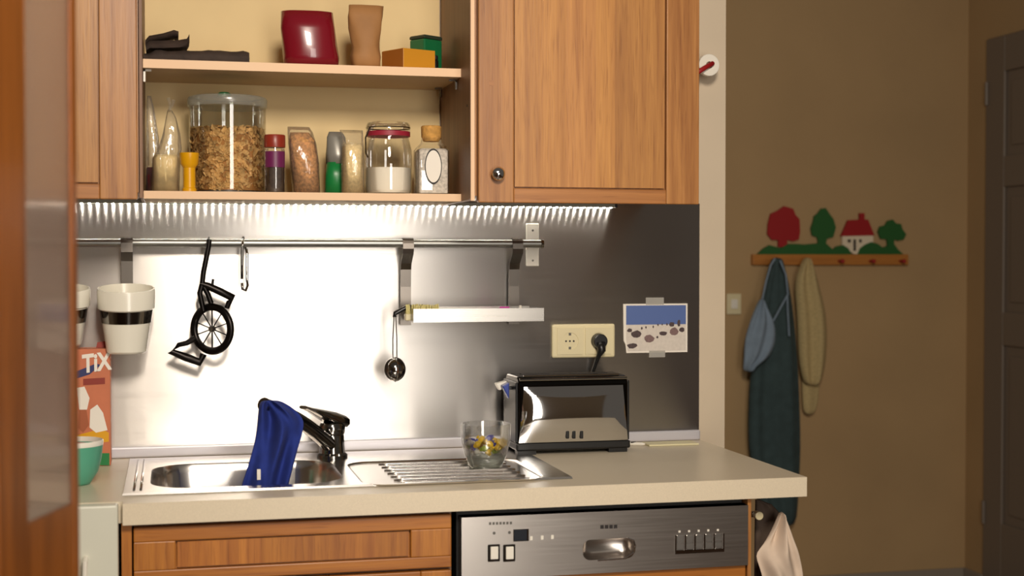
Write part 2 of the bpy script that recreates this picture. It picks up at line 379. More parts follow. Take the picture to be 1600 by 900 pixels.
ox0 = x1l + .002; ox1 = .612
ou = thing('open_shelf_unit', 'open wall unit with two pale shelves full of jars and packets', 'shelf', (.28, -.15, 1.466))
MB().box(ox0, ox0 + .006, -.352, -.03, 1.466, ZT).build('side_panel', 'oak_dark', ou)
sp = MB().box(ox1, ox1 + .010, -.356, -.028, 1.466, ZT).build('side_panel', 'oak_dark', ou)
MB().box(ox1 + .001, ox1 + .009, -.3575, -.3562, 1.466, ZT).build('edge_band', 'shelf_edge', sp)
MB().box(ox0 + .0062, ox1 - .0002, -.008, -.001, 1.485, ZT - .02).build('back_panel', 'back_panel', ou)
for z0, z1, nm in ((1.468, 1.484, 'bottom_board'), (1.736, 1.754, 'shelf_board'), (2.2, ZT, 'top_board')):
    b = MB().box(ox0 + .0062, ox1 - .0002, -.258, -.0262 if z0 < 1.5 else -.0082, z0, z1).build(nm, 'shelf_face', ou)
    MB().box(ox0 + .0062, ox1 - .0002, -.26, -.2581, z0, z1).build('edge_band', 'shelf_edge', b)
def shelf_pin(px, py, Y, s):
    p = onY(px, py, Y); z = 1.7355
    MB().box(p.x - .016 * s if s > 0 else p.x, p.x if s > 0 else p.x + .016, p.y - .004, p.y + .004, z - .004, z - .0002).box(p.x - .003, p.x + .001, p.y - .004, p.y + .004, z - .022, z - .004).build('shelf_pin', 'chrome_dark', ou)
shelf_pin(713, 130, -.22, 1); shelf_pin(690, 140, -.06, 1)
pl = (ox0 + .0064); MB().box(pl, pl + .004, -.24, -.23, 1.71, 1.7355).box(pl, pl + .016, -.24, -.23, 1.7315, 1.7355).build('shelf_pin', 'white_plastic', ou)
MB().disc((ox1 - .0001, -.325, 1.668), (-1, 0, 0), .003, .003, .0006, 12).build('peg_hole', 'ink', ou)

rx0 = PX(748, YD); rx1 = PX(1092, YD)
cr = thing('wall_cabinet', 'oak wall cabinet with framed door and round chrome knob, right of the open shelves', 'cabinet', ((rx0 + rx1) / 2, -.18, ZB))
MB().box(ox1 + .011, rx1, -.347, -.001, 1.4765, ZT).build('carcass', 'oak', cr)
rd = frame_door(cr, rx0, rx1, ZB, ZT - .005, YD, .021, PX(803, YD) - rx0, rx1 - PX(1041, YD), .031, .07, 6, 11)
kp = onY(776, 272, YD); bknob(rd, (kp.x, YD, kp.z))
kp2 = onY(768, 130, YD); MB().disc((kp2.x, YD - .0001, kp2.z), (0, -1, 0), .006, .006, .0005, 20).build('hole_cap', 'oak_h', rd)

# ------------------------------------------------------------------ LED strip
lx1 = PX(960, -.02)
ls = thing('led_light_strip', 'slim strip of white light diodes under the wall cabinets', 'light', (.2, -.015, 1.463))
MB().box(-.75, lx1, -.024, -.0045, 1.4665, 1.4745).build('profile', 'led_body', ls)
MB().box(lx1, lx1 + .006, -.025, -.0045, 1.4655, 1.475).build('end_cap', 'black_plastic', ls)
led_me = None; pitch = .01667
for k in range(int((lx1 - .006 + .55) / pitch)):
    x = lx1 - .008 - k * pitch
    if led_me is None:
        o = MB().box(x - .0022, x + .0022, -.0175, -.0125, 1.4645, 1.4664).build('led', 'led_cell', ls); led_me = o; x_ref = x
    else:
        c = led_me.copy(); C.objects.link(c); c.location.x = led_me.location.x + (x - x_ref)

# ------------------------------------------------------------------ worktop, sink, tap
YF = -.612; xl = PX(189, YF)
bx0, bx1, by0, by1 = -.05, .336, -.475, -.15      # cut-out
ct = MB()
ct.box(xl, bx0, YF, -.0005, .86, .90).box(bx1, XR, YF, -.0005, .86, .90).box(bx0, bx1, YF, by0, .86, .90).box(bx0, bx1, by1, -.0005, .86, .90).box(-1.0, xl, -.586, -.0005, .86, .90)
wt = ct.build('worktop', 'laminate'); tag(wt, 'beige speckled laminate worktop with the sink set in', 'worktop')
MB().box(xl, XR, YF - .0012, YF - .0001, .8605, .8995).build('front_edge', 'laminate_edge', wt)

sx0 = PX(203, -.05) ; sx0 = onZ(203, 720, .9).x; sx1 = onZ(895, 749, .9).x; sy0 = -.522; sy1 = -.05
zs_ = .9045; mid = .348
sk = thing('kitchen_sink', 'stainless inset sink with oval bowl and ridged drainer', 'sink', ((sx0 + sx1) / 2, -.28, .9))
top = MB(); fz = lambda u, v: (u, v, zs_)
bl = rrect(onZ(236, 745, .9).x, onZ(533, 745, .9).x, onZ(380, 763, .9).y, onZ(380, 725, .9).y, .085, 8)
inn = holed_plate(top, sx0, mid, sy0, sy1, bl, fz)
dl = rrect(onZ(546, 735, .9).x, onZ(835, 738, .9).x, onZ(700, 757, .9).y, onZ(700, 720, .9).y, .05, 6)
inn2 = holed_plate(top, mid, sx1, sy0, sy1, dl, fz)
for lp in ((sx0, sx1, sy0, sy1),):
    a, b, c, d_ = lp
    top.loft([[(a, c, zs_), (b, c, zs_), (b, d_, zs_), (a, d_, zs_)], [(a - .002, c - .002, .9004), (b + .002, c - .002, .9004), (b + .002, d_ + .002, .9004), (a - .002, d_ + .002, .9004)]], False, False)
top.build('rim', 'sink_steel', sk, fix=True)
def shrink(lp, k, z):
    cx = sum(p[0] for p in lp) / len(lp); cy = sum(p[1] for p in lp) / len(lp)
    return [(cx + (p[0] - cx) * k, cy + (p[1] - cy) * k, z) for p in lp]
bw = MB().loft([shrink(inn, 1, zs_), shrink(inn, .985, .900), shrink(inn, .96, .885), shrink(inn, .93, .80), shrink(inn, .90, .765), shrink(inn, .8, .752), shrink(inn, .12, .749)], False, True)
b_ = bw.build('bowl', 'sink_steel', sk, smooth=True)
bcx = sum(p[0] for p in inn) / len(inn); bcy = sum(p[1] for p in inn) / len(inn)
MB().lathe([(.0, .7535), (.03, .7535), (.038, .751), (.038, .749)], bcx, bcy, 24).build('drain', 'chrome_dark', b_)
dr = MB().loft([shrink(inn2, 1, zs_), shrink(inn2, .985, .9012), shrink(inn2, .96, .9006)], False, True).build('drainer', 'sink_steel', sk, smooth=True)
dxa, dxb = min(p[0] for p in inn2) + .05, max(p[0] for p in inn2) - .03; dya, dyb = min(p[1] for p in inn2) + .03, max(p[1] for p in inn2) - .03
for k in range(7):
    y = dya + (dyb - dya) * k / 6
    MB().tube([(dxa + .02, y, .9004), (dxa + .04, y, .9022), (dxb - .02, y, .9022), (dxb, y, .9004)], .0022, 8).build('ridge', 'sink_steel', dr, smooth=True)
for k in range(2):
    p = onZ(213 + 10 * k, 745, .9)
    MB().tube([(p.x, sy0 + .03, zs_ - .001), (p.x, sy1 - .03, zs_ - .001)], .003, 8).build('rim_bead', 'sink_steel', sk, smooth=True)
ov = onZ(297, 760, .86)
for k in range(2):
    MB().tube([(ov.x + .012 * k, by0 + .045, .862), (ov.x + .004 + .012 * k, by0 + .050, .845)], .003, 8).build('overflow_slot', 'ink', b_)

fb = onZ(519, 714, zs_)
fa = thing('mixer_tap', 'chrome single-lever mixer tap at the back of the sink', 'tap', (fb.x, fb.y, zs_))
zt = onY(525, 660, fb.y).z
autosmooth(MB().lathe([(.034, zs_ + .0003), (.034, zs_ + .006), (.029, zs_ + .010), (.027, zs_ + .03), (.0265, zt - .03), (.0255, zt - .027), (.028, zt - .023), (.029, zt - .008), (.025, zt)], fb.x, fb.y, 28).build('body', 'chrome_dark', fa))
se = onY(412, 632, -.36)
sp0 = Vector((fb.x - .008, fb.y - .015, zs_ + .030)); path = [sp0.lerp(se, t) + Vector((0, 0, .012 * math.sin(PI * t))) for t in [k / 8 for k in range(9)]]
autosmooth(MB().tube(path, [.017, .0165, .016, .0155, .015, .0145, .014, .014, .0145], 16).build('spout', 'chrome_dark', fa))
hl = onY(474, 636, fb.y - .07)
hr = Vector((fb.x, fb.y, zt))
hd = MB(); rings = []
for t, wd, th in ((0, .027, .018), (.25, .028, .018), (.5, .023, .013), (.8, .014, .007), (1, .011, .005)):
    p = (hr + Vector((.02, .014, .003))).lerp(hl, t); di = (hl - hr); di.z = 0; di.normalize(); sd = Vector((-di.y, di.x, 0))
    rings.append([tuple(p + sd * wd * a + Vector((0, 0, th * b))) for a, b in ((-1, -.4), (-.7, -.8), (.7, -.8), (1, -.4), (1, .2), (.6, .6), (-.6, .6), (-1, .2))])
autosmooth(hd.loft(rings).build('lever', 'chrome_dark', fa), 50)

rows = [(409, 436, 625, -.365), (405, 448, 631, -.366), (403, 463, 641, -.366), (402, 474, 653, -.368), (401, 476, 664, -.37), (399, 472, 682, -.372), (395, 466, 700, -.376), (389, 461, 720, -.38), (383, 456, 740, -.385), (375, 450, 762, -.39), (370, 446, 790, -.395)]
bc = cloth(MB(), rows, .018, 1.7, .015, 34, .6, .30, .7).build('dish_cloth', 'blue_cloth', smooth=True, subd=1)
tag(bc, 'royal blue dish cloth draped over the tap spout into the sink bowl', 'cloth')
tp = onY(404, 741, -.412); MB().box(tp.x - .003, tp.x + .004, -.4135, -.411, tp.z - .011, tp.z + .010).build('care_tag', 'label_white', bc)

# ------------------------------------------------------------------ base units
YB = -.592
def bpx(px): return PX(px, YB)
fl = MB().box(bpx(187), bpx(203), YB + .004, -.02, .0005, .8595).build('filler_panel', 'oak_base'); tag(fl, 'narrow upright oak panel between the white appliance and the drawer unit', 'panel')
x0 = bpx(206); x1 = bpx(705); zt_ = .851; zb_ = PZ(705, 886, YB)
bu = thing('base_cabinet', 'oak base cabinet with a framed drawer front under the sink', 'cabinet', ((x0 + x1) / 2, -.3, .0))
MB().box(x0 - .0005, x1 + .004, YB + .0235, -.3, .1, .70).box(x0 - .0005, x1 + .004, YB + .0235, -.56, .70, .8585).box(x0, x1, -.54, -.3, .0005, .1).build('carcass', 'oak_dark', bu)
frame_door(bu, x0, x1, zb_, zt_, YB, .022, PX(272, YB) - x0, x1 - PX(641, YB), .022, .027, 6, 5, 'oak_base', 'oak_base_h', 'oak_base', 'drawer', True)
xm = (x0 + x1) / 2
for a, b, s_ in ((x0, xm - .0015, 6), (xm + .0015, x1, 7)):
    frame_door(bu, a, b, .11, zb_ - .006, YB, .022, .06, .06, .06, .06, 3, s_, 'oak_base', 'oak_base_h', 'oak_base', 'door')

dx0 = bpx(719); dx1 = bpx(1167); dzt = .846; dzb = PZ(1167, 881, YB)
dw = thing('dishwasher', 'built-in dishwasher with brushed steel control panel and oak front', 'dishwasher', ((dx0 + dx1) / 2, -.3, 0))
MB().box(dx0 - .004, dx1 - .001, YB + .02, -.03, .1, .857).build('body', 'dark_rubber', dw)
MB().box(dx0, dx1, YB, YB + .0195, .11, dzb - .002).build('oak_front', 'oak_base_h', dw, bevel=.002)
MB().box(dx0, dx1, -.54, -.5, .0005, .1).build('plinth', 'dark_rubber', dw)
pn = MB(); YP = YB - .012; fyz = lambda u, v: (u, YP, v)
hx0, hx1 = PX(911, YP), PX(993, YP); hz1, hz0 = PZ(950, 842, YP), PZ(950, 874, YP)
inn3 = holed_plate(pn, dx0, dx1, dzb, dzt, rrect(hx0, hx1, hz0, hz1, .016, 6), fyz)
pn.loft([[(dx0, YP, dzb), (dx1, YP, dzb), (dx1, YP, dzt), (dx0, YP, dzt)], [(dx0, YB + .018, dzb), (dx1, YB + .018, dzb), (dx1, YB + .018, dzt), (dx0, YB + .018, dzt)]], False, False)
cp = pn.build('control_panel', 'brushed_dw', dw)
def pk(k, dz, y): 
    cx = (hx0 + hx1) / 2; cz = (hz0 + hz1) / 2
    return [(cx + (u - cx) * k, y, cz + (v - cz) * k + dz) for u, v in inn3]
MB().loft([pk(1, 0, YP), pk(.97, 0, YP + .004), pk(.9, .002, YP + .02), pk(.7, .004, YP + .027)], False, True).build('grip_pocket', 'brushed_dw', cp, smooth=True)
MB().tube([(hx1 - .016, YP - .001, hz1), (hx1 - .003, YP - .002, hz1 - .005), (hx1, YP - .002, hz1 - .015), (hx1 - .002, YP - .002, hz0 + .012), (hx1 - .02, YP - .002, hz0 + .001), (hx0 + .03, YP - .001, hz0 - .001)], .0016, 6).build('grip_lip', 'chrome', cp)
def onpanel(px, py): return onY(px, py, YP)
def pbox(a, b, t, nm, m, par=cp, bevel=0):
    p = onpanel(*a); q = onpanel(*b); return MB().box(p.x, q.x, YP - t, YP + .0005, q.z, p.z).build(nm, m, par, bevel=bevel)
for px in (762, 786):
    fb_ = pbox((px, 851), (px + 19, 877), .002, 'button_frame', 'chrome_dark', bevel=.002)
    pbox((px + 4, 854), (px + 16, 873), .0045, 'button', 'white_plastic', fb_, bevel=.001)
dsf = pbox((802, 827), (826, 845), .0012, 'display_frame', 'chrome'); pbox((803, 828), (823, 844), .002, 'display', 'screen', dsf)
for px, py in ((830, 841), (847, 840), (863, 839)): pbox((px - 2, py - 3), (px + 2, py + 3), .001, 'indicator_lamp', 'white_plastic')
for k in range(6):
    pbox((1054 + 15 * k, 836 - .6 * k), (1056 + 15 * k, 860 - .6 * k), .003, 'key_divider', 'chrome')
    if k < 5:
        pbox((1057 + 15 * k, 836 - .6 * k), (1068 + 15 * k, 859 - .6 * k), .0022, 'program_key', 'brushed', bevel=.001)
        pbox((1060 + 15 * k, 829 - .6 * k), (1063 + 15 * k, 832 - .6 * k), .001, 'indicator_lamp', 'white_plastic')
pbox((1054, 860), (1131, 861.5), .003, 'key_row_lip', 'chrome')
for k in range(4): pbox((938 + 7 * k, 820.5 - .2 * k), (943.4 + 7 * k, 826 - .2 * k), .0004, 'maker_mark', 'ink')
for k in range(7): pbox((764 + 5.4 * k, 816 - .15 * k), (767.6 + 5.4 * k, 820 - .15 * k), .0003, 'print_mark', 'screw')
for px, py in ((772, 833), (796, 832)): 
    p = onpanel(px, py); MB().disc((p.x, YP + .0001, p.z), (0, -1, 0), .003, .003, .0005, 14).build('print_symbol', 'screw', cp)
ep = MB().box(bpx(1168.5), bpx(1174), YB - .004, -.02, .0005, .8595).build('end_panel', 'oak'); tag(ep, 'thin upright oak end panel to the right of the dishwasher', 'panel')

ax1 = PX(182, YF)
ap = thing('white_appliance', 'white under-counter appliance front left of the sink cabinet, mostly behind the glazed door', 'appliance', (ax1 - .3, -.4, 0))
MB().box(ax1 - .6, ax1 - .003, -.585, -.1, .02, .8595).build('body', 'appliance_white', ap)
MB().box(ax1 - .6, ax1, YF - .004, -.5862, .08, .8985).build('door', 'appliance_white', ap, bevel=.004)
MB().box(ax1 - .58, ax1 - .02, -.56, -.5, .0005, .02).build('plinth', 'dark_rubber', ap)
hp = onY(133, 876, YF - .03)
MB().tube([(hp.x, YF - .003, hp.z), (hp.x, YF - .03, hp.z - .002), (hp.x - .003, YF - .03, hp.z - .10), (hp.x - .003, YF - .003, hp.z - .105)], .0045, 8).build('handle', 'white_plastic', ap)

# ------------------------------------------------------------------ rail and what hangs from it
ZR = PZ(450, 380, -.05); RR = .0095; YR = -.05
rl = thing('hanging_rail', 'steel utensil rail running across the backsplash', 'rail', (.2, YR, ZR))
xe = PX(848, YR)
autosmooth(MB().tube([(-.75, YR, ZR), (xe - .004, YR, ZR)], RR, 20).build('rod', 'rail_steel', rl))
MB().disc((xe - .0055, YR, ZR), (1, 0, 0), .0105, .0105, .007).build('end_cap', 'chrome_dark', rl, bevel=.001)
p = onY(822, 349, -.007); q = onY(842, 416, -.007)
mp_ = MB().box(p.x, q.x, -.0085, -.0042, q.z, p.z).build('wall_plate', 'white_plastic', rl, bevel=.003)
for py in (360, 407):
    r_ = onY(832.5, py, -.0085); MB().disc((r_.x, -.0084, r_.z), (0, -1, 0), .0028, .0022, .0012, 12).build('screw', 'screw', mp_)
MB().disc(((p.x + q.x) / 2, -.0085, ZR), (0, -1, 0), .009, .009, .038, 16).build('standoff', 'chrome_dark', mp_)

def strap(mb, pts, x0, x1, t=.0022):     # bent flat bar: pts (y,z)
    rings = []
    P = [Vector((0, y, z)) for y, z in pts]
    for i, p in enumerate(P):
        tg = (P[min(i + 1, len(P) - 1)] - P[max(i - 1, 0)]).normalized(); n = Vector((0, -tg.z, tg.y)) * t / 2
        rings.append([(x0, p.y - n.y, p.z - n.z), (x1, p.y - n.y, p.z - n.z), (x1, p.y + n.y, p.z + n.z), (x0, p.y + n.y, p.z + n.z)])
    return mb.loft(rings)
def over_rail(extra=.002):
    r = RR + extra; return [(YR + r * math.cos(a), ZR + r * math.sin(a)) for a in [math.radians(d_) for d_ in (-30, 0, 30, 60, 90, 120, 150, 180)]]

def pot(cpx, lab, pyb=552):
    Yc = -.125; c = onY(cpx, 500, Yc); ht = PZ(cpx, 450, Yc); hb = PZ(cpx, pyb, Yc)
    k = 1 / (F / (onY(cpx, 500, Yc) - cam.location).length)
    R = 44 * k * .97; H = ht - hb
    t = thing('hanging_pot', lab, 'pot', (c.x, Yc, hb), 'white pots on the rail')
    prof = [(R * .60, hb), (R * .68, hb + .004), (R * .90, ht - H * .33), (R * .985, ht - H * .30), (R, ht - .006), (R * .985, ht), (R * .94, ht), (R * .92, ht - .01), (R * .84, ht - H * .34), (R * .62, hb + .008), (0, hb + .008)]
    tilt = lambda mb: (setattr(mb, 'v', [(x, y, z + .15 * (y - Yc) * (z - hb) / H) for x, y, z in mb.v]), mb)[1]
    autosmooth(tilt(MB().lathe(prof, c.x, Yc, 40, True, False)).build('vessel', 'pot_white', t), 35)
    za, zb = PZ(cpx, 481, Yc), PZ(cpx, 503, Yc); ra = R * (.60 + .33 * (za - hb) / H) + .006; rb_ = R * (.60 + .33 * (zb - hb) / H) + .006
    autosmooth(tilt(MB().lathe([(rb_ - .002, zb), (rb_, zb), (ra, za), (ra - .002, za)], c.x, Yc, 40, False, False)).build('band', 'chrome_dark', t))
    sx = c.x; mb = MB(); pts = over_rail() + [(YR - RR - .003, ZR - .02), (YR - RR + .002, ZR - .04), (YR - RR + .004, zb + .005)]
    strap(mb, pts, sx - .0125, sx + .0125).build('strap', 'strap_steel', t)
    MB().box(sx - .006, sx + .006, Yc + ra - .004, YR - RR + .006 + .012, zb + .004, za - .004).build('strap_bracket', 'strap_steel', t)
    return t
pot(197.5, 'white tapered pot hung on the rail, fully visible beside the wheel-shaped cutter')
pot(95, 'white tapered pot on the rail half hidden by the glazed door', 541)

# wheel-shaped cutter
YC = -.072
cu = thing('pizza_cutter', 'black bicycle-shaped pizza cutter with a spoked wheel hanging from the rail', 'cutter', tuple(onY(315, 567, YC)))
def pth(pts, Y=YC): return [onY(a, b, Y) for a, b in pts]
def tb(name, pts, r, m='dark_iron', par=cu, Y=YC, n=10): return autosmooth(MB().tube(pth(pts, Y), r, n).build(name, m, par), 60)
tb('handle', [(327, 374), (326, 384), (322, 405), (318, 425), (316, 443)], .0058)
MB().tube([(onY(327, 374, YC).x, YC, onY(327, 376, YC).z), (onY(327, 374, YC).x, YR - .004, ZR + RR + .003), (onY(325, 374, YC).x, YR + RR + .002, ZR + .004), (onY(323, 374, YC).x, YR + RR + .002, ZR - .012)], .002, 8).build('hook', 'dark_iron', cu)
tb('crossbar', [(316, 444), (325, 447), (345, 456), (363, 465), (358, 472), (354, 482)], [.007, .0085, .009, .0095, .0065, .0055])
tb('fork', [(316, 444), (312, 458), (315, 472), (318, 486)], .006); tb('fork', [(318, 447), (325, 460), (330, 474)], .006)
tb('peg', [(333, 436), (331, 450)], .003)
tb('lower_frame', [(305, 528), (292, 536), (279, 539), (267, 549), (290, 558), (312, 566), (318, 553)], [.0075, .006, .0055, .0085, .0095, .0095, .008])
wc = onY(331.5, 514, YC - .004); Rw = .049
rot = Matrix.Rotation(math.radians(-38), 3, 'Z')
def wp(r, a, y=0): return wc + rot @ Vector((r * math.cos(a), y, r * math.sin(a)))
wr_ = MB(); n1, n2 = 48, 10
rings = []
for k in range(n1 + 1):
    a = 2 * PI * k / n1; rings.append([wp(Rw + .0085 * math.cos(2 * PI * j / n2), a, .007 * math.sin(2 * PI * j / n2)) for j in range(n2)])
wh = wr_.loft(rings, False, False).build('wheel', 'dark_iron', cu, smooth=True)
for k in range(10):
    a = PI / 2 + 2 * PI * k / 10; MB().tube([wp(.004, a), wp(Rw, a)], .0014 if k % 5 else .002, 6).build('spoke', 'dark_iron', wh)
MB().disc(wp(0, 0, -.006), rot @ Vector((0, 1, 0)), .006, .006, .012, 16).build('hub', 'chrome_dark', wh)

YH = -.064
p0 = onY(382, 376, YH)
sh = MB().tube([tuple(onY(378, 436, YH)), tuple(onY(378, 410, YH)), tuple(onY(378, 392, YH)), tuple(onY(379, 384, YH)), (p0.x - .004, YR - RR - .003, ZR + .002), (p0.x - .002, YR, ZR + RR + .003), (p0.x, YR + RR + .003, ZR), (p0.x + .003, YR + RR - .002, ZR - .012), (p0.x + .004, YR - RR - .001, ZR - .014), tuple(onY(386, 396, YH)), tuple(onY(386, 437, YH)), tuple(onY(387, 446, YH - .006)), tuple(onY(384, 454, YH - .01)), tuple(onY(379, 452, YH - .012)), tuple(onY(378, 442, YH - .010))], .003, 8).build('s_hook', 'chrome_dark', smooth=True)
tag(sh, 'empty steel hook on the rail next to the bicycle-shaped cutter', 'hook')

# rail shelf
ty0, ty1 = -.15, -.022
tx0, tx1 = PX(646, ty0), PX(850, ty0); tz1, tz0 = PZ(740, 482, ty0), PZ(740, 503, ty0)
rs = thing('rail_shelf', 'brushed steel tray shelf hung from the rail on two bent straps', 'shelf', ((tx0 + tx1) / 2, -.09, tz0))
for px in (638, 809):
    x = PX(px, -.06); pts = over_rail() + [(YR - RR - .003, ZR - .012), (YR - RR + .0, ZR - .022), (-.03, ZR - .045), (-.0235, ZR - .06), (-.0205, ZR - .10), (-.0205, tz0 - .012)]
    strap(MB(), pts, x - .0125, x + .0125, .003).build('strap', 'strap_steel', rs)
MB().box(tx0, tx1, ty0, ty0 + .002, tz0, tz1).build('front_plate', 'brushed', rs)
MB().box(tx0, tx1, ty0 + .002, ty1, tz0, tz0 + .002).build('tray_floor', 'brushed', rs)
MB().box(tx0, tx1, ty1, ty1 + .0015, tz0, tz1).build('back_plate', 'brushed', rs)
for x in (tx0, tx1 - .002): MB().box(x, x + .002, ty0 + .002, ty1, tz0 + .002, tz1).build('end_plate', 'black_chrome', rs)
br = thing('scrub_brush', 'pale yellow bristle brush lying in the left end of the rail tray', 'brush', (PX(658, -.1), -.1, tz0 + .0022))
bxa, bxb = PX(632, -.1), PX(687, -.1)
MB().box(bxa, bxb, -.112, -.088, tz0 + .0022, tz0 + .018).build('block', 'cream_plastic', br, bevel=.003)
bm_ = MB(); rnd = random.Random(8); zt2 = PZ(660, 475, -.1)
for i in range(22):
    for j in range(4):
        x = bxa + .004 + (bxb - bxa - .008) * i / 21; y = -.108 + .0055 * j; a, b = rnd.uniform(-.002, .002), rnd.uniform(-.002, .002)
        bm_.tube([(x, y, tz0 + .017), (x + a, y + b, zt2 - rnd.uniform(0, .006))], .0018, 5)
tag(bm_.build('bristles', 'bristle', br), kind='stuff')
mg = thing('magenta_clip', 'small magenta clip in the right part of the rail tray', 'clip', (PX(787, -.1), -.1, tz0 + .0022))
a = PX(778, -.1); b = PX(798, -.1); zc_ = PZ(787, 481, -.1)
MB().box(a, b, -.106, -.094, tz0 + .0022, zc_).build('jaw', 'magenta', mg, bevel=.003); MB().box(a + .004, b - .004, -.104, -.096, zc_ - .001, zc_ + .003).build('tab', 'magenta', mg, bevel=.001)
cpv = PX(813, -.1); ccap = MB().lathe([(.005, tz0 + .0022), (.005, zc_ - .004), (.003, zc_), (.003, zc_ + .005), (0, zc_ + .006)], cpv, -.1, 14).build('bottle_stopper', 'white_plastic'); tag(ccap, 'tiny white stopper beside the magenta clip in the rail tray', 'stopper')

# tea ball
bc_ = onY(617, 577, -.10)
te = thing('tea_infuser', 'round steel tea ball on two long wires hanging from the tray end', 'infuser', (bc_.x, bc_.y, bc_.z - .027))
rr = .0245
autosmooth(MB().lathe([(rr * math.cos(a) if abs(a) < 1.55 else .0005, bc_.z + rr * 1.12 * math.sin(a)) for a in [PI * (k / 16 - .5) for k in range(17)]], bc_.x, bc_.y, 28, False, False).build('ball', 'chrome_dark', te), 80)
MB().tube([(bc_.x + .004 * math.cos(t), bc_.y - rr * 1.01 * math.cos(t), bc_.z + rr * 1.12 * math.sin(t)) for t in [PI * (k / 14 - .5) for k in range(15)]], .0014, 6).build('seam_ring', 'chrome', te)
wt0 = onY(617, 494, -.10)
for s_ in (-1, 1):
    MB().tube([(wt0.x + s_ * .002, -.10, wt0.z), (bc_.x + s_ * .0045, bc_.y, wt0.z - .05), (bc_.x + s_ * .0045, bc_.y, bc_.z + .024)], .0013, 6).build('wire', 'chrome_dark', te)
MB().tube([(wt0.x, -.10, wt0.z - .002), (wt0.x, -.10, wt0.z + .006), (tx0 - .006, -.10, tz1 + .003), (tx0 + .004, -.10, tz1 + .0035), (tx0 + .006, -.10, tz1 - .008)], .005, 8).build('grip', 'black_plastic', te, smooth=True)

# ------------------------------------------------------------------ socket, photo
p = onY(863, 507, -.013); q = onY(961, 558, -.013)
so = thing('wall_socket', 'cream double wall socket on the steel backsplash above the toaster', 'socket', ((p.x + q.x) / 2, -.005, q.z))
MB().box(p.x, q.x, -.014, -.0042, q.z, p.z).build('frame', 'cream_plastic', so, bevel=.005, seg=3)
cz = (p.z + q.z) / 2; W2 = (q.x - p.x)
for k, cx in enumerate((p.x + W2 * .275, p.x + W2 * .725)):
    ins = MB(); fy = lambda u, v: (u, -.0165, v); hs = W2 * .205
    lp = [(cx + .0205 * math.cos(t), cz + .0205 * math.sin(t)) for t in [2 * PI * j / 28 for j in range(28)]]
    il = holed_plate(ins, cx - hs, cx + hs, cz - hs, cz + hs, lp, fy)
    ins.loft([[(cx - hs, -.0165, cz - hs), (cx + hs, -.0165, cz - hs), (cx + hs, -.0165, cz + hs), (cx - hs, -.0165, cz + hs)], [(cx - hs, -.0135, cz - hs), (cx + hs, -.0135, cz - hs), (cx + hs, -.0135, cz + hs), (cx - hs, -.0135, cz + hs)]], False, False)
    ins.loft([[(u, -.0165, v) for u, v in il], [(u, -.0145, v) for u, v in il]], False, True)
    io = ins.build('insert', 'cream_plastic', so)
    if k == 0:
        for dx_ in (-.0095, 0, .0095): MB().disc((cx + dx_, -.0146, cz), (0, -1, 0), .0023, .0023, .0005, 10).build('pin_hole', 'ink', io)
        for dz_ in (-.0165, .0165): MB().box(cx - .003, cx + .003, -.0152, -.0146, cz + dz_ - .003, cz + dz_ + .003).build('earth_clip', 'screw', io)
    else: plug = (cx, cz)

YPH = -.0062
p = onY(974, 475, YPH); q = onY(1074, 550, YPH)
ph = thing('holiday_photo', 'colour photo of rocks on snow under blue sky, taped to the steel backsplash', 'photo', ((p.x + q.x) / 2, YPH, q.z))
MB().prism([(p.x, p.z), (q.x, p.z), (q.x, q.z), (p.x + .008, q.z), (p.x + .006, q.z + .020), (p.x + .001, q.z + .03)], YPH, YPH + .0012).build('print', 'label_white', ph)
bx_ = .004; L_, R_, T_, B_ = p.x + bx_ + .003, q.x - bx_, p.z - bx_, q.z + bx_
hz = B_ + (T_ - B_) * .58
def flat(poly, nm, m, lift): MB().prism(poly, YPH - lift, YPH - lift + .0002).build(nm, m, ph)
flat([(L_, T_), (R_, T_), (R_, hz), (L_, hz)], 'sky_print', 'photo_sky', .0003)
flat([(L_, hz), (R_, hz), (R_, B_), (L_ + .004, B_), (L_, B_ + .03)], 'snow_print', 'photo_snow', .0003)
rnd = random.Random(3)
for u, v, a, b, m_ in ((.06, .46, .045, .05, 'photo_rock'), (.17, .38, .09, .085, 'photo_rock'), (.38, .28, .09, .09, 'photo_rock2'), (.10, .12, .09, .06, 'photo_rock'), (.62, .38, .07, .06, 'photo_rock'), (.80, .42, .08, .09, 'photo_rock2'), (.76, .58, .05, .06, 'photo_rock'), (.88, .60, .03, .09, 'photo_rock'), (.93, .46, .05, .06, 'photo_rock'), (.52, .30, .02, .03, 'photo_rock'), (.26, .50, .016, .03, 'photo_rock'), (.33, .52, .014, .03, 'photo_rock'), (.45, .53, .014, .03, 'photo_rock'), (.53, .57, .014, .03, 'photo_rock'), (.60, .58, .012, .025, 'photo_rock'), (.68, .58, .014, .03, 'photo_rock')):
    cx = L_ + (R_ - L_) * u; cz_ = B_ + (T_ - B_) * v; n = 9
    flat([(cx + (R_ - L_) * a * math.cos(2 * PI * k / n) * rnd.uniform(.75, 1.1), cz_ + (T_ - B_) * b * math.sin(2 * PI * k / n) * rnd.uniform(.75, 1.1)) for k in range(n)], 'rock_print', m_, .0006)
for a, b in (((1009, 465), (1037, 476)), ((1014, 548), (1039, 558))):
    s = onY(*a, YPH); t = onY(*b, YPH); MB().box(s.x, t.x, YPH - .0012, YPH - .0009, t.z, s.z).build('tape_strip', 'tape', ph)

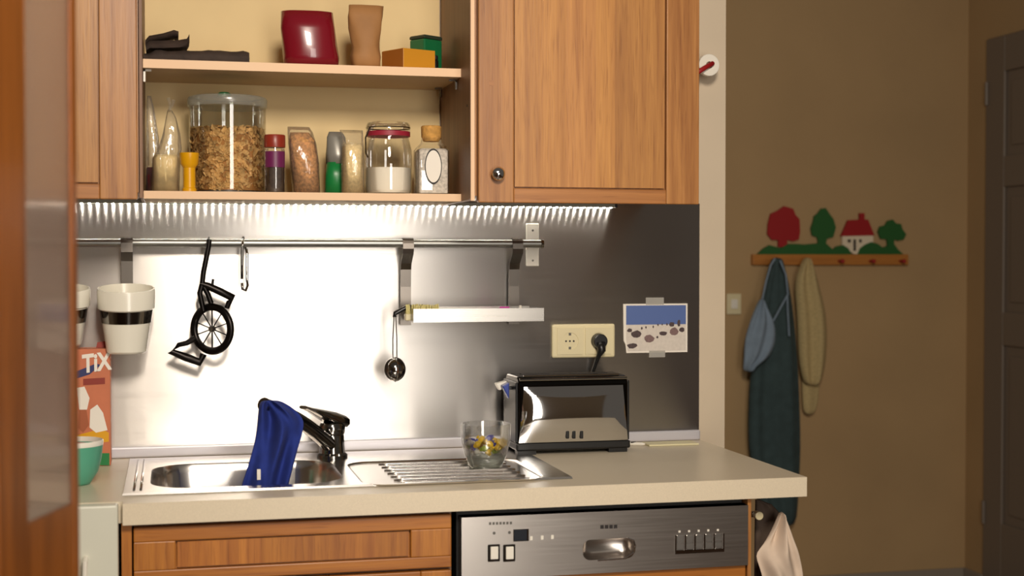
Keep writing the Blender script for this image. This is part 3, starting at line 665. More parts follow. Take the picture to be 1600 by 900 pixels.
# ------------------------------------------------------------------ toaster
ty = -.168; tx0_, tx1_ = PX(808, ty), PX(984, ty); tb_ = -.035; tzt = PZ(900, 588, ty)
to = thing('toaster', 'mirror-chrome toaster with black base standing below the wall socket', 'toaster', ((tx0_ + tx1_) / 2, -.1, .9))
zb0 = .9005 + .026
MB().box(tx0_ - .002, tx1_ + .002, ty - .003, tb_ + .003, .9085, zb0).build('base', 'black_plastic', to, bevel=.004)
for x in (tx0_ + .02, tx1_ - .03):
    for y in (ty + .006, tb_ - .02): MB().box(x - .02, x + .024, y - .008, y + .014, .9003, .909).build('foot', 'black_plastic', to)
pr = rrect(ty, tb_, zb0, tzt, .022, 6)
pr = [(y, max(z, zb0)) for y, z in pr]
bdy = MB().loft([[(tx0_ + .004, y, z) for y, z in pr], [(tx1_ - .004, y, z) for y, z in pr]]).build('housing', 'black_chrome', to, bevel=.003); autosmooth(bdy, 50)
# bulged mirror front
fr = MB(); nx, nz = 16, 10; fx0, fx1 = tx0_ + .004, tx1_ - .004; fz0, fz1 = zb0 + .001, tzt - .022
g = []
for j in range(nz + 1):
    v = j / nz; row = []
    for i in range(nx + 1):
        u = i / nx; inset = .012 * v
        bul = .013 * math.sin(PI * min(1, v * .98 + .02)) ** .6 * (math.sin(PI * u) ** .35)
        row.append((fx0 + inset + (fx1 - fx0 - 2 * inset) * u, ty - .0006 - bul, fz0 + (fz1 - fz0) * v))
    g.append(row)
fr.loft(g, False, False, closed=False); autosmooth(fr.build('front_panel', 'chrome', to), 80)
for x in (tx0_ + .001, tx1_ - .001): MB().box(x - .003, x + .003, ty + .006, tb_ - .006, zb0, tzt - .012).build('end_cheek', 'black_plastic', to, bevel=.002)
for y in (-.125, -.08): MB().box(tx0_ + .03, tx1_ - .03, y - .012, y + .012, tzt - .0002, tzt + .0008).build('bread_slot', 'ink', to)
MB().box(tx0_ + .02, tx1_ - .02, ty + .018, ty + .024, tzt - .002, tzt + .003).build('slot_trim', 'chrome', to)
MB().tube([(tx0_ + .006, ty + .003, tzt - .006), (tx1_ - .006, ty + .003, tzt - .006)], .004, 10).build('top_edge', 'chrome_dark', to)
def lever(x, s, z, nm):
    y = -.12
    MB().box(min(x, x + s * .012), max(x, x + s * .012), y - .004, y + .004, z - .004, z + .004).build('lever_stem', 'black_plastic', to)
    a, b = x + s * .010, x + s * .026
    MB().prism([(a, z + .014), (b, z + .006), (a, z - .024)], y - .022, y + .0).build('lever', 'blue_plastic', to, bevel=.002)
    MB().prism([(a, z + .016), (b + s * .010, z + .010), (b + s * .001, z - .006), (a, z + .002)], y + .0005, y + .022).build('lever', 'white_plastic', to, bevel=.002)
lever(tx0_ - .002, -1, PZ(790, 606, -.12), 'lever')
MB().box(tx1_ + .002, tx1_ + .010, -.13, -.11, PZ(985, 612, -.12), PZ(985, 600, -.12)).build('lever', 'blue_plastic', to, bevel=.002)
for x in (886, 896, 908):
    q = onY(x, 679, ty - .006); MB().box(q.x - .004, q.x + .004, ty - .012, ty - .002, q.z - .009, q.z + .009).build('button', 'black_plastic', to, bevel=.002)
pc = [Vector((plug[0], -.016, plug[1])), Vector((plug[0], -.05, plug[1]))]
pg = MB().disc(pc[0], (0, -1, 0), .0185, .017, .022, 24).build('plug', 'black_plastic', to, bevel=.002)
cd = [(plug[0], -.034, plug[1] - .004), (plug[0] + .001, -.04, plug[1] - .022), tuple(onY(936, 555, -.036)), tuple(onY(931, 568, -.03)), tuple(onY(926, 582, -.026)), tuple(onY(922, 600, -.02)), tuple(onY(922, 640, -.018)), tuple(onY(925, 680, -.024))]
MB().tube(cd, [.012, .010, .0058, .0045, .0042, .004, .004, .004], 10).build('cord', 'black_plastic', to, smooth=True)

# ------------------------------------------------------------------ glass bowl of sweets
gb = onZ(759, 733, .9022); gy = gb.y + .025; gc = onY(759, 700, gy)
Rg = (PX(797, gy) - PX(720, gy)) / 2; zg0 = .9026; zg1 = PZ(759, 662, gy)
gl = thing('glass_bowl', 'clear glass bowl of wrapped sweets standing on the drainer', 'bowl', (gc.x, gy, zg0))
prof = [(.002, zg0), (Rg * .60, zg0), (Rg * .68, zg0 + .005), (Rg * .85, zg0 + .028), (Rg * .97, zg0 + .055), (Rg, zg1), (Rg - .002, zg1 + .001), (Rg - .004, zg1), (Rg * .97 - .004, zg0 + .055), (Rg * .85 - .004, zg0 + .03), (Rg * .6, zg0 + .014), (.002, zg0 + .012)]
autosmooth(MB().lathe(prof, gc.x, gy, 40, True, True).build('glass', 'clear_glass', gl), 60)
MB().lathe([(.002, zg0 + .0012), (Rg * .62, zg0 + .0012), (Rg * .80, zg0 + .024), (.002, zg0 + .026)], gc.x, gy, 32, False, False).build('thick_base', 'frosted', gl, smooth=True)
rnd = random.Random(12)
cols = ['yellow_wrap'] * 13 + ['blue_wrap'] * 4 + ['white_wrap'] * 2 + ['green_wrap'] * 3
k = 0
lay = [(.036, 5, .45), (.044, 7, .62), (.053, 8, .64), (.061, 2, .2)]
rnd.shuffle(cols)
for dz_, n, rf in lay:
    for j in range(n):
        a = 2 * PI * j / n + dz_ * 60; c = cols[k]; k += 1
        P = Vector((gc.x + Rg * rf * math.cos(a), gy + Rg * rf * math.sin(a), zg0 + dz_))
        cn = {'yellow_wrap': 'yellow', 'blue_wrap': 'blue', 'white_wrap': 'white', 'green_wrap': 'green'}[c]
        d_ = Vector((rnd.uniform(-1, 1), rnd.uniform(-1, 1), rnd.uniform(-.5, .5))).normalized()
        sw = thing('wrapped_sweet', f'{cn} wrapped sweet in the clear glass bowl', 'sweet', tuple(P), f'{cn} sweets in the glass bowl')
        autosmooth(MB().tube([P - d_ * .008, P - d_ * .006, P, P + d_ * .006, P + d_ * .008], [.002, .0055, .007, .0055, .002], 10).build('candy', c, sw), 60)
        for s_ in (-1, 1): MB().tube([P + d_ * .008 * s_, P + d_ * .0125 * s_], [.0015, .0045], 7).build('twist', c, sw)

# note pad and pen at the back of the worktop
a = onZ(1012, 698, .9); b = onZ(1080, 691, .9)
nt_ = MB().box(a.x + .004, b.x, a.y, a.y + .055, .9004, .9045).build('note_pad', 'note_yellow', bevel=.0008); tag(nt_, 'small pale yellow notepad lying behind the toaster on the worktop', 'notepad')
pe = thing('ballpoint_pen', 'white pen with a dark clip lying left of the notepad', 'pen', (a.x - .02, a.y + .02, .9004))
q0 = onZ(1000, 692, .9045); q0 = Vector((a.x - .034, a.y + .028, .9048)); q1 = Vector((a.x - .002, a.y + .012, .9048))
MB().tube([q0, q0.lerp(q1, .8), q1], [.004, .004, .0015], 10).build('barrel', 'white_plastic', pe); MB().box(q0.x, q0.x + .012, q0.y - .006, q0.y - .003, .907, .910).build('clip', 'ink', pe)

# ------------------------------------------------------------------ carton and green bowl on the left
cy = -.12; cx1 = PX(171, cy); cz1 = PZ(160, 545, cy); cx0 = cx1 - .185
ca = thing('cereal_carton', 'orange printed carton standing beside the sink under the white pot', 'carton', ((cx0 + cx1) / 2, cy + .03, .9004))
MB().box(cx0, cx1, cy, cy + .062, .9004, cz1).build('box', 'carton', ca, bevel=.0015)
MB().prism([(PX(148, cy), cz1 + .0003), (PX(168, cy), cz1 + .0003), (PX(165, cy), PZ(160, 534, cy)), (PX(150, cy), PZ(160, 536, cy))], cy + .03, cy + .034).build('open_flap', 'red_lid', ca)
def cpr(poly, nm, m, lift=.0006): MB().prism([(onY(a, b, cy).x, onY(a, b, cy).z) for a, b in poly], cy - lift, cy - lift + .0003).build(nm, m, ca)
cpr([(118, 592), (140, 585), (158, 570), (150, 568), (120, 580)], 'blue_swoosh', 'navy')
cpr([(60, 708), (171, 708), (171, 727), (60, 727)], 'green_footer', 'packet_green')
cpr([(90, 688), (158, 670), (170, 676), (170, 690), (90, 700)], 'yellow_ribbon', 'yellow_plastic')
cpr([(141, 640), (152, 632), (161, 645), (168, 672), (150, 676), (140, 668)], 'pale_blob', 'label_white', .0009)
cpr([(120, 606), (132, 604), (140, 622), (136, 640), (124, 640)], 'pale_blob', 'label_white', .0009)
cpr([(124, 640), (135, 640), (139, 664), (130, 676), (122, 668)], 'brown_blob', 'carton_side', .0011)
cpr([(130, 592), (164, 590), (164, 600), (130, 602)], 'red_line', 'red_lid')
fc = bpy.data.curves.new('carton_text', 'FONT'); fc.body = 'TiX'; fc.size = .062; fc.extrude = .0003; fc.shear = .15; fc.offset = .0022
fo = bpy.data.objects.new('tmp', fc); C.objects.link(fo); dg = bpy.context.evaluated_depsgraph_get(); me = bpy.data.meshes.new_from_object(fo.evaluated_get(dg)); bpy.data.objects.remove(fo)
lt = bpy.data.objects.new('lettering', me); C.objects.link(lt); me.materials.clear(); me.materials.append(M['label_white']); lt.parent = ca
tl = onY(129, 582, cy); lt.rotation_euler = (PI / 2, -.12, 0); lt.location = Vector((tl.x, cy - .0015, tl.z)) - org[ca.name]; lt.scale = (.62, .85, 1)
gyb = -.36; gcx = PX(112, gyb); Rb = PX(160, gyb) - gcx; zr = PZ(150, 688, gyb)
gbw = thing('mint_bowl', 'mint green bowl with white inside next to the carton', 'bowl', (gcx, gyb, .9004))
prof = [(Rb * .55, .9004), (Rb * .60, .905), (Rb * .82, .925), (Rb * .93, .95), (Rb * .985, zr - .008)]
autosmooth(MB().lathe(prof + [(Rb * .95, zr - .008), (Rb * .88, .95), (Rb * .5, .912), (.001, .91)], gcx, gyb, 40, True, False).build('vessel', 'mint', gbw), 60)
autosmooth(MB().lathe([(Rb * .985, zr - .008), (Rb * 1.0, zr), (Rb * .97, zr + .002), (Rb * .95, zr - .008)], gcx, gyb, 40, False, False).build('rim', 'white_plastic', gbw), 60)
MB().lathe([(Rb * .86, zr - .012), (Rb * .5, zr - .006), (.001, zr - .004)], gcx, gyb, 24, True, False).build('filling', 'pink', gbw, smooth=True)

# ------------------------------------------------------------------ shelf contents, upper shelf
SU = 1.7543; SL = 1.4843
def base_rows(rows, z):       # rebase last row to a shelf height
    return rows
def bag3(mb, rows, n=20, wr=0, seed=1, zbase=None, zs_=None):
    """rows (px l, px r, py or None, Y, hd); last row is put at zbase"""
    rnd = random.Random(seed); ph = [rnd.uniform(0, 6) for _ in range(4)]; rings = []
    for i, (xl, xr, py, Y, hd) in enumerate(rows):
        a = onY(xl, py, Y); b = onY(xr, py, Y); z = zbase if (zbase is not None and i == len(rows) - 1) else a.z
        cx = (a.x + b.x) / 2; rx = (b.x - a.x) / 2; rg = []
        for k in range(n):
            t = 2 * PI * k / n; e = 1 + wr * (math.sin(3 * t + ph[0] + i) + .7 * math.sin(7 * t + ph[1] - i * 1.7))
            ct = math.copysign(abs(math.cos(t)) ** .85, math.cos(t)); s_ = math.copysign(abs(math.sin(t)) ** .85, math.sin(t))
            rg.append((cx + rx * ct * e, Y + hd * s_ * e, z))
        rings.append(rg)
    return mb.loft(rings)
dk = thing('folded_textile', 'dark brown folded cloths stacked flat at the left end of the top shelf', 'cloth', (PX(300, -.2), -.2, SU))
rows = []
mb = MB(); rnd = random.Random(2); rings = []
for px in range(227, 396, 9):
    x = PX(px, -.2); zt3 = PZ(px, 79 + rnd.uniform(-1.5, 1.5) + (3 if px < 240 else 0), -.24); e = .0 if px < 388 else .004
    rings.append([(x, -.25, SU), (x, -.253, SU + .008), (x, -.248, zt3 - .004 - e), (x, -.238, zt3 - e), (x, -.16, zt3 - e), (x, -.13, SU + .01), (x, -.13, SU)])
autosmooth(mb.loft(rings).build('lower_fold', 'dark_textile', dk), 60)
def fold(pts, th, nm):
    r = []
    for a, b in pts:
        c = onY(a, b, -.235); r.append([(c.x, -.245, c.z), (c.x, -.248, c.z + th * .4), (c.x, -.24, c.z + th), (c.x, -.17, c.z + th), (c.x, -.165, c.z + th * .4), (c.x, -.17, c.z)])
    autosmooth(MB().loft(r).build(nm, 'dark_textile', dk), 60)
fold([(228, 80), (234, 76), (255, 76), (280, 75), (292, 73), (296, 66)], .016, 'upper_fold')
fold([(227, 71), (233, 64), (255, 60), (272, 55), (279, 57)], .010, 'upper_fold')
rb_ = bag3(MB(), [(440, 520, 18, -.2, .028), (439, 524, 45, -.2, .032), (441, 527, 70, -.2, .035), (442, 530, 88, -.2, .034), (444, 528, 98, -.2, .032)], 24, .02, 5, SU).build('red_pouch', 'red_gloss', smooth=True)
tag(rb_, 'glossy dark red pouch standing on the top shelf', 'pouch')
kb = bag3(MB(), [(545, 598, 8, -.2, .012), (544, 598, 25, -.2, .018), (546, 596, 45, -.2, .024), (549, 593, 65, -.2, .026), (550, 592, 75, -.2, .027), (547, 594, 88, -.2, .028), (549, 593, 98, -.2, .028)], 30, .045, 9, SU).build('paper_bag', 'kraft', smooth=True)
tag(kb, 'crumpled brown paper bag on the top shelf between red pouch and amber box', 'bag')
am = thing('amber_box', 'small amber yellow box on the top shelf in front of the green tin', 'box', (PX(640, -.2), -.2, SU))
c0 = onY(630, 90, -.245); zt4 = PZ(640, 76, -.235); cl_ = onY(597, 90, -.18); crr = onY(680, 90, -.215)
bk_ = cl_ + crr - c0
pts = [(c0.x, c0.y), (crr.x, crr.y), (bk_.x, bk_.y), (cl_.x, cl_.y)]
MB().loft([[(x, y, SU) for x, y in pts], [(x, y, zt4) for x, y in pts]]).build('carton_body', 'amber_box', am, bevel=.001)
nx_ = Vector((cl_.x - c0.x, cl_.y - c0.y, 0)); nn = Vector((-nx_.y, nx_.x, 0)).normalized() * -.0005
if nn.y > 0: nn = -nn
MB().loft([[(c0.x, c0.y, SU + .001), (cl_.x, cl_.y, SU + .001), (cl_.x, cl_.y, zt4 - .001), (c0.x, c0.y, zt4 - .001)], [(c0.x + nn.x, c0.y + nn.y, SU + .001), (cl_.x + nn.x, cl_.y + nn.y, SU + .001), (cl_.x + nn.x, cl_.y + nn.y, zt4 - .001), (c0.x + nn.x, c0.y + nn.y, zt4 - .001)]]).build('side_print', 'amber_side', am)
gt = thing('green_tin', 'green square tin behind the amber box on the top shelf', 'tin', (PX(668, -.1), -.1, SU))
c0 = onY(663, 80, -.15); cl_ = onY(640, 80, -.11); crr = onY(691, 80, -.12); bk_ = cl_ + crr - c0; zt5 = PZ(665, 56, -.13)
pts = [(c0.x, c0.y), (crr.x, crr.y), (bk_.x, bk_.y), (cl_.x, cl_.y)]
cxm = sum(p[0] for p in pts) / 4; cym = sum(p[1] for p in pts) / 4
sc_ = lambda k, z: [(cxm + (x - cxm) * k, cym + (y - cym) * k, z) for x, y in pts]
MB().loft([sc_(1, SU), sc_(1, zt5 - .008)]).build('body', 'tin_green', gt, bevel=.003)
MB().loft([sc_(1.02, zt5 - .0078), sc_(1.02, zt5 - .001), sc_(.9, zt5 + .001)]).build('lid', 'tin_dark', gt, bevel=.002)
bj = thing('shading_form', 'small black form added for the shading right of the amber box on the top shelf', 'jar', (PX(682, -.215), -.215, SU)); jx = PX(682, -.215)  # added black form in place of the shading beside the green tin
MB().lathe([(.009, SU), (.0095, SU + .004), (.0095, SU + .024), (.007, SU + .027)], jx, -.19, 18).build('body', 'black_plastic', bj, smooth=True); MB().lathe([(.0085, SU + .0272), (.0085, SU + .035), (.007, SU + .036)], jx, -.19, 18).build('cap', 'dark_rubber', bj)

# ------------------------------------------------------------------ lower shelf
def lath(t, nm, prof, cx, cy_, m, n=32, sm=35, c0=True, c1=True): return autosmooth(MB().lathe(prof, cx, cy_, n, c0, c1).build(nm, m, t), sm)
# film bag far left
lb = thing('film_bag', 'clear film bag with dark red contents in the left corner of the lower shelf', 'bag', (PX(232, -.13), -.13, SL))
bag3(MB(), [(229, 246, 262, -.13, .02), (228, 250, 275, -.13, .022), (228, 250, 297, -.13, .022)], 18, .02, 3, SL + .001).build('contents', 'dark_red', lb, smooth=True)
bag3(MB(), [(230, 236, 150, -.13, .004), (229, 241, 170, -.13, .01), (228, 248, 215, -.13, .018), (227.5, 251, 255, -.13, .0235), (227.5, 252, 297, -.13, .024)], 18, .05, 4, SL + .0003).build('film', 'film', lb, smooth=True)
b2 = thing('film_bag', 'clear film bag with twisted neck around a beige block on the lower shelf', 'bag', (PX(260, -.2), -.2, SL))
bag3(MB(), [(241, 278, 242, -.2, .020), (239.5, 279, 248, -.2, .0215), (239.5, 279, 297, -.2, .02)], 20, .02, 5, SL + .001).build('contents', 'beige_paper', b2, smooth=True)
bag3(MB(), [(262, 269, 172, -.2, .004), (259, 276, 185, -.2, .010), (254, 281, 210, -.2, .016), (246, 283, 232, -.2, .020), (238, 281, 248, -.2, .0225), (238, 280, 297, -.2, .0225)], 22, .06, 6, SL + .0003).build('film', 'film', b2, smooth=True)
q = onY(265, 172, -.2)
for dx_, py, px in ((0, 153, 263), (0, 156, 271)):
    e_ = onY(px, py, -.2); MB().tube([q, q.lerp(e_, .5) + Vector((.002, 0, 0)), e_], [.003, .003, .0045], 6).build('neck_end', 'film', b2)
yt = thing('yellow_dispenser', 'yellow plastic tube with flared top in front of the cereal canister', 'tube', (PX(296, -.235), -.235, SL))
cx = PX(296.5, -.235); k_ = PX(312, -.235) - cx; zt6 = PZ(296, 239, -.235); zf = PZ(296, 258, -.235)
lath(yt, 'tube', [(k_ * .72, SL), (k_ * .72, SL + .006), (k_ * .62, SL + .008), (k_ * .62, zf - .006), (k_ * .9, zf + .002), (k_ * 1.0, zt6 - .001), (k_ * .96, zt6), (k_ * .9, zt6 - .002)], cx, -.235, 'yellow_plastic', 24)
# canister
ccx, ccy = PX(356.5, -.135), -.135; Rc = PX(418, ccy) - ccx; Rc *= .985
can = thing('cereal_canister', 'large clear round canister of cereal flakes with a vented lid', 'canister', (ccx, ccy, SL))
zl = PZ(356, 166, ccy); ztp = PZ(356, 152, ccy); zc0 = PZ(356, 205, ccy)
lath(can, 'vessel', [(Rc * .97, SL + .0003), (Rc * .98, SL + .004), (Rc * .985, zl)], ccx, ccy, 'clear_glass', 64, 40, False, False)
lath(can, 'floor', [(Rc * .96, SL + .0006), (Rc * .97, SL + .004), (.001, SL + .0045)], ccx, ccy, 'frosted', 48, 40, True, False)
lath(can, 'lid', [(Rc * 1.0, zl - .004), (Rc * 1.02, zl - .002), (Rc * 1.02, ztp - .006), (Rc * .99, ztp - .002), (Rc * .9, ztp), (Rc * .88, ztp - .003), (.001, ztp - .003)], ccx, ccy, 'frosted', 64, 40, True, False)
vx = ccx - .008
vv = lath(can, 'vent_knob', [(.014, ztp - .0028), (.014, ztp + .004), (.010, ztp + .007), (.001, ztp + .008)], vx, ccy - .03, 'tin_green', 20)
core = [(Rc * .92, SL + .006), (Rc * .925, zc0 - .012), (Rc * .8, zc0 - .004), (Rc * .3, zc0 + .002), (.001, zc0)]
ce = lath(can, 'cereal', core, ccx, ccy, 'flakes_core', 48, 60, True, False)
fk = MB(); rnd = random.Random(21)
for i in range(1700):
    if i < 1150:
        a = rnd.uniform(PI * .9, PI * 2.1); z = rnd.uniform(SL + .009, zc0 + .002); r = Rc * .935 + rnd.uniform(-.002, .002); nrm = Vector((math.cos(a), math.sin(a), 0))
    else:
        a = rnd.uniform(0, 2 * PI); r = Rc * .9 * math.sqrt(rnd.random()); z = zc0 + rnd.uniform(-.004, .006); nrm = Vector((0, 0, 1))
    c = Vector((ccx + r * math.cos(a), ccy + r * math.sin(a), z)); nrm = (nrm + Vector((rnd.gauss(0, .35), rnd.gauss(0, .35), rnd.gauss(0, .35)))).normalized()
    u = nrm.orthogonal().normalized(); u = Matrix.Rotation(rnd.uniform(0, 6.28), 3, nrm) @ u; v = nrm.cross(u); s_ = rnd.uniform(.0045, .009)
    fk.add([c + u * s_, c + v * s_ * .75 + nrm * .0008, c - u * s_, c - v * s_ * .75 + nrm * .0008, c + nrm * -.0012], [(0, 1, 4), (1, 2, 4), (2, 3, 4), (3, 0, 4)])
tag(fk.build('flakes', 'flakes', ce, fix=False), kind='stuff')
# red-lid spice jar
jx, jy = PX(430, -.2), -.2; Rj = PX(446.5, jy) - jx; zj = PZ(430, 211, jy); zlid = PZ(430, 230, jy)
sj = thing('spice_jar', 'slim spice jar with red lid and purple label right of the canister', 'jar', (jx, jy, SL))
lath(sj, 'glass', [(Rj * .93, SL + .0003), (Rj * .97, SL + .003), (Rj * .97, zlid - .012), (Rj * .9, zlid - .002)], jx, jy, 'clear_glass', 32, 40, True, False)
lath(sj, 'spice', [(Rj * .88, SL + .003), (Rj * .9, PZ(430, 262, jy)), (.001, PZ(430, 260, jy))], jx, jy, 'dark_spice', 28)
lath(sj, 'lid', [(Rj * .98, zlid - .001), (Rj * 1.0, zlid + .002), (Rj * 1.0, zj - .002), (Rj * .94, zj)], jx, jy, 'red_lid', 32)
lb_ = MB(); za, zb = PZ(430, 237, jy), PZ(430, 262, jy); lb_.loft([[(jx + Rj * .985 * math.cos(t), jy + Rj * .985 * math.sin(t), z) for t in [math.radians(200 + 140 * k / 16) for k in range(17)]] for z in (zb, za)], False, False, closed=False); autosmooth(lb_.build('label', 'purple', sj), 60)
# grain bag
gbk = thing('grain_bag', 'clear film bag of brown grains between the spice jar and the green packet', 'bag', (PX(474, -.19), -.19, SL))
bag3(MB(), [(453, 483, 207, -.19, .010), (452, 492, 220, -.19, .021), (454, 497, 250, -.19, .0275), (458, 499.5, 280, -.19, .0285), (459, 499.5, 297, -.19, .0285)], 24, .02, 7, SL + .001).build('grains', 'grain', gbk, smooth=True)
bag3(MB(), [(449, 483, 198, -.19, .005), (449, 488, 206, -.19, .012), (450, 494, 225, -.19, .0235), (453, 499, 255, -.19, .029), (458, 501, 297, -.19, .030)], 24, .03, 8, SL + .0003).build('film', 'film', gbk, smooth=True)
gp = thing('green_packet', 'half-empty green and grey foil packet beside the rice bag', 'packet', (PX(525, -.15), -.15, SL))
bag3(MB(), [(514, 534, 206, -.15, .006), (511, 540, 215, -.15, .014), (510, 543, 240, -.15, .02), (510, 545, 256, -.15, .022)], 20, .06, 12).build('foil_top', 'packet_grey', gp, smooth=True)
bag3(MB(), [(510, 545, 254, -.15, .0215), (508, 546, 275, -.15, .024), (507, 548, 297, -.15, .025)], 20, .04, 13, SL).build('green_base', 'packet_green', gp, smooth=True)
rb2 = thing('rice_bag', 'clear film bag of pale rice left of the clip-top jar', 'bag', (PX(551, -.2), -.2, SL))
bag3(MB(), [(540, 564, 224, -.2, .012), (536, 567, 230, -.2, .02), (535, 567, 260, -.2, .022), (535, 567, 297, -.2, .022)], 22, .02, 15, SL + .001).build('rice', 'rice', rb2, smooth=True)
bag3(MB(), [(530, 566, 203, -.2, .004), (534, 567, 212, -.2, .010), (535, 569, 228, -.2, .0215), (533.5, 569, 260, -.2, .0245), (533.5, 569, 297, -.2, .0245)], 22, .035, 16, SL + .0003).build('film', 'film', rb2, smooth=True)
# clip-top jar
fx_, fy_ = PX(607, -.16), -.16; Rf = (PX(644, fy_) - PX(571, fy_)) / 2
fj = thing('clip_top_jar', 'clip-top glass jar half full of flour with dark red seal', 'jar', (fx_, fy_, SL))
z1, z2, z3, z4 = PZ(607, 232, fy_), PZ(607, 214, fy_), PZ(607, 206, fy_), PZ(607, 191, fy_)
lath(fj, 'glass', [(Rf * .92, SL + .0003), (Rf * .98, SL + .004), (Rf, SL + .012), (Rf, z1 - .004), (Rf * .95, z1 + .006), (Rf * .88, z2 - .003), (Rf * .88, z2)], fx_, fy_, 'clear_glass', 40, 40, True, False)
lath(fj, 'flour', [(Rf * .9, SL + .004), (Rf * .95, SL + .012), (Rf * .955, PZ(607, 263, fy_)), (.001, PZ(607, 261, fy_))], fx_, fy_, 'flour', 40)
lath(fj, 'seal', [(Rf * .86, z2 + .0002), (Rf * .93, z2 + .0005), (Rf * .93, z3 - .0005), (Rf * .86, z3 - .0002)], fx_, fy_, 'gasket', 40)
lath(fj, 'lid', [(Rf * .9, z3), (Rf * .94, z3 + .002), (Rf * .94, z4 - .008), (Rf * .86, z4 - .002), (Rf * .7, z4), (.001, z4 - .001)], fx_, fy_, 'clear_glass', 40)
MB().tube([(fx_ + Rf * .93 * math.cos(t), fy_ + Rf * .93 * math.sin(t), z3 + .008) for t in [2 * PI * k / 32 for k in range(33)]], .0014, 6).build('wire_ring', 'chrome_dark', fj)
ca_ = math.radians(205); cxx, cyy = fx_ + Rf * 1.0 * math.cos(ca_), fy_ + Rf * 1.0 * math.sin(ca_)
for s_ in (-.006, .006): MB().tube([(cxx + .004, cyy + s_, z3 + .008), (cxx - .006, cyy + s_, z2 - .004), (cxx - .006, cyy + s_ * .8, z1 - .012), (cxx - .001, cyy + s_ * .5, z1 - .022)], .0013, 6).build('clip_wire', 'chrome_dark', fj)
# cork bottle
kx, ky = PX(674, -.19), -.19; hw = (PX(698, ky) - PX(650, ky)) / 2
kbt = thing('cork_bottle', 'square glass bottle with a cork stopper and white oval label', 'bottle', (kx, ky, SL))
zsld, zn, zcb, zct = PZ(674, 232, ky), PZ(674, 222, ky), PZ(674, 217, ky), PZ(674, 197, ky)
sq = lambda k, r, z: [(x, y, z) for x, y in rrect(kx - hw * k, kx + hw * k, ky - hw * k, ky + hw * k, r * k, 5)]
autosmooth(MB().loft([sq(.97, .006, SL + .0003), sq(1, .007, SL + .003), sq(1, .007, zsld - .004), sq(.9, .009, zsld + .002), sq(.62, .014, zn - .002), sq(.58, .014, zcb + .001)], True, False).build('glass', 'clear_glass', kbt), 40)
MB().loft([sq(.93, .006, SL + .003), sq(.94, .007, zsld - .006), sq(.8, .007, zsld - .002)]).build('herb_salt', 'herb_salt', kbt)
lath(kbt, 'cork', [(hw * .50, zcb - .006), (hw * .64, zcb + .004), (hw * .66, zct - .002), (hw * .6, zct)], kx, ky, 'cork', 24)
for k, m_, l_ in ((1.0, 'ink', .0006), (.90, 'label_white', .0011)):
    o0 = onY(678.5, 260, ky - hw); rxl, rzl = PX(692, ky - hw) - o0.x, PZ(678, 232, ky - hw) - o0.z
    MB().prism([(o0.x - .002 + rxl * k * math.cos(t), o0.z + rzl * k * math.sin(t)) for t in [2 * PI * j / 32 for j in range(32)]], ky - hw - l_, ky - hw - l_ + .0004).build('oval_label', m_, kbt)

# ------------------------------------------------------------------ roll on the wall strip
YRl = -.055; rc_ = onY(1107, 102, YRl); Rr = .0262
rh = thing('red_peg_roll', 'white ring roll on a slanting red peg beside the wall cabinet', 'holder', (rc_.x, -.03, rc_.z - .02))
rings = []
for k in range(33):
    t = 2 * PI * k / 32; c_, s_ = math.cos(t), math.sin(t)
    rings.append([(rc_.x + r * c_, y, rc_.z + r * s_) for r, y in ((.0085, YRl - .006), (Rr - .001, YRl - .006), (Rr, YRl - .005), (Rr, YRl + .008), (.0085, YRl + .008))])
autosmooth(MB().loft(rings, False, False).build('roll', 'white_plastic', rh), 40)
pe0 = onY(1111, 100, YRl - .004); pe1 = onY(1085, 116, YRl - .03)
MB().tube([(pe0.x, -.0005, pe0.z - .003), (pe0.x, YRl - .012, pe0.z), pe0.lerp(pe1, .4), pe1], .0058, 12).build('peg', 'paint_red', rh, smooth=True)

# ------------------------------------------------------------------ towels at the worktop end
YT = -.5; hkx = PX(1188, YT - .03)
hk = thing('towel_knob', 'round cream knob under the worktop end beside the dishwasher', 'hook', (PX(1176, YT), YT, PZ(1188, 806, YT) - .01))
kz = PZ(1188, 806, YT - .03)
MB().box(bpx(1174) + .0003, hkx + .006, YT - .010, YT - .004, kz - .006, kz + .006).build('arm', 'chrome_dark', hk)
MB().disc((hkx, YT - .010, kz), (0, -1, 0), .008, .009, .022, 20).build('knob', 'cream_plastic', hk, bevel=.002)
ex = bpx(1174)
td = cloth(MB(), [(1180, 1187, 781, YT + .03), (1180, 1206, 788, YT + .03), (1179.5, 1217, 800, YT + .03), (1179, 1217, 830, YT + .03), (1178.5, 1214, 870, YT + .03), (1178, 1214, 960, YT + .03)], .008, 1.5, .004, 12, 1.2, .1).build('dark_towel', 'towel_dark', smooth=True)
tag(td, 'dark grey-brown cloth hanging behind the cream knob beside the dishwasher', 'towel')
tl_ = cloth(MB(), [(1218, 1223, 799, YT - .03), (1213, 1229, 812, YT - .032), (1205, 1235, 828, YT - .035), (1196, 1241, 845, YT - .037), (1186, 1247, 858, YT - .04), (1179, 1250, 868, YT - .04), (1186, 1254, 885, YT - .04), (1192, 1257, 905, YT - .04), (1200, 1258, 960, YT - .04)], .016, 1.4, .011, 24, 2.4, .3, .8).build('tea_towel', 'towel_light', smooth=True, subd=1)
tag(tl_, 'pale checked tea towel gathered to a point beside the dishwasher', 'towel')

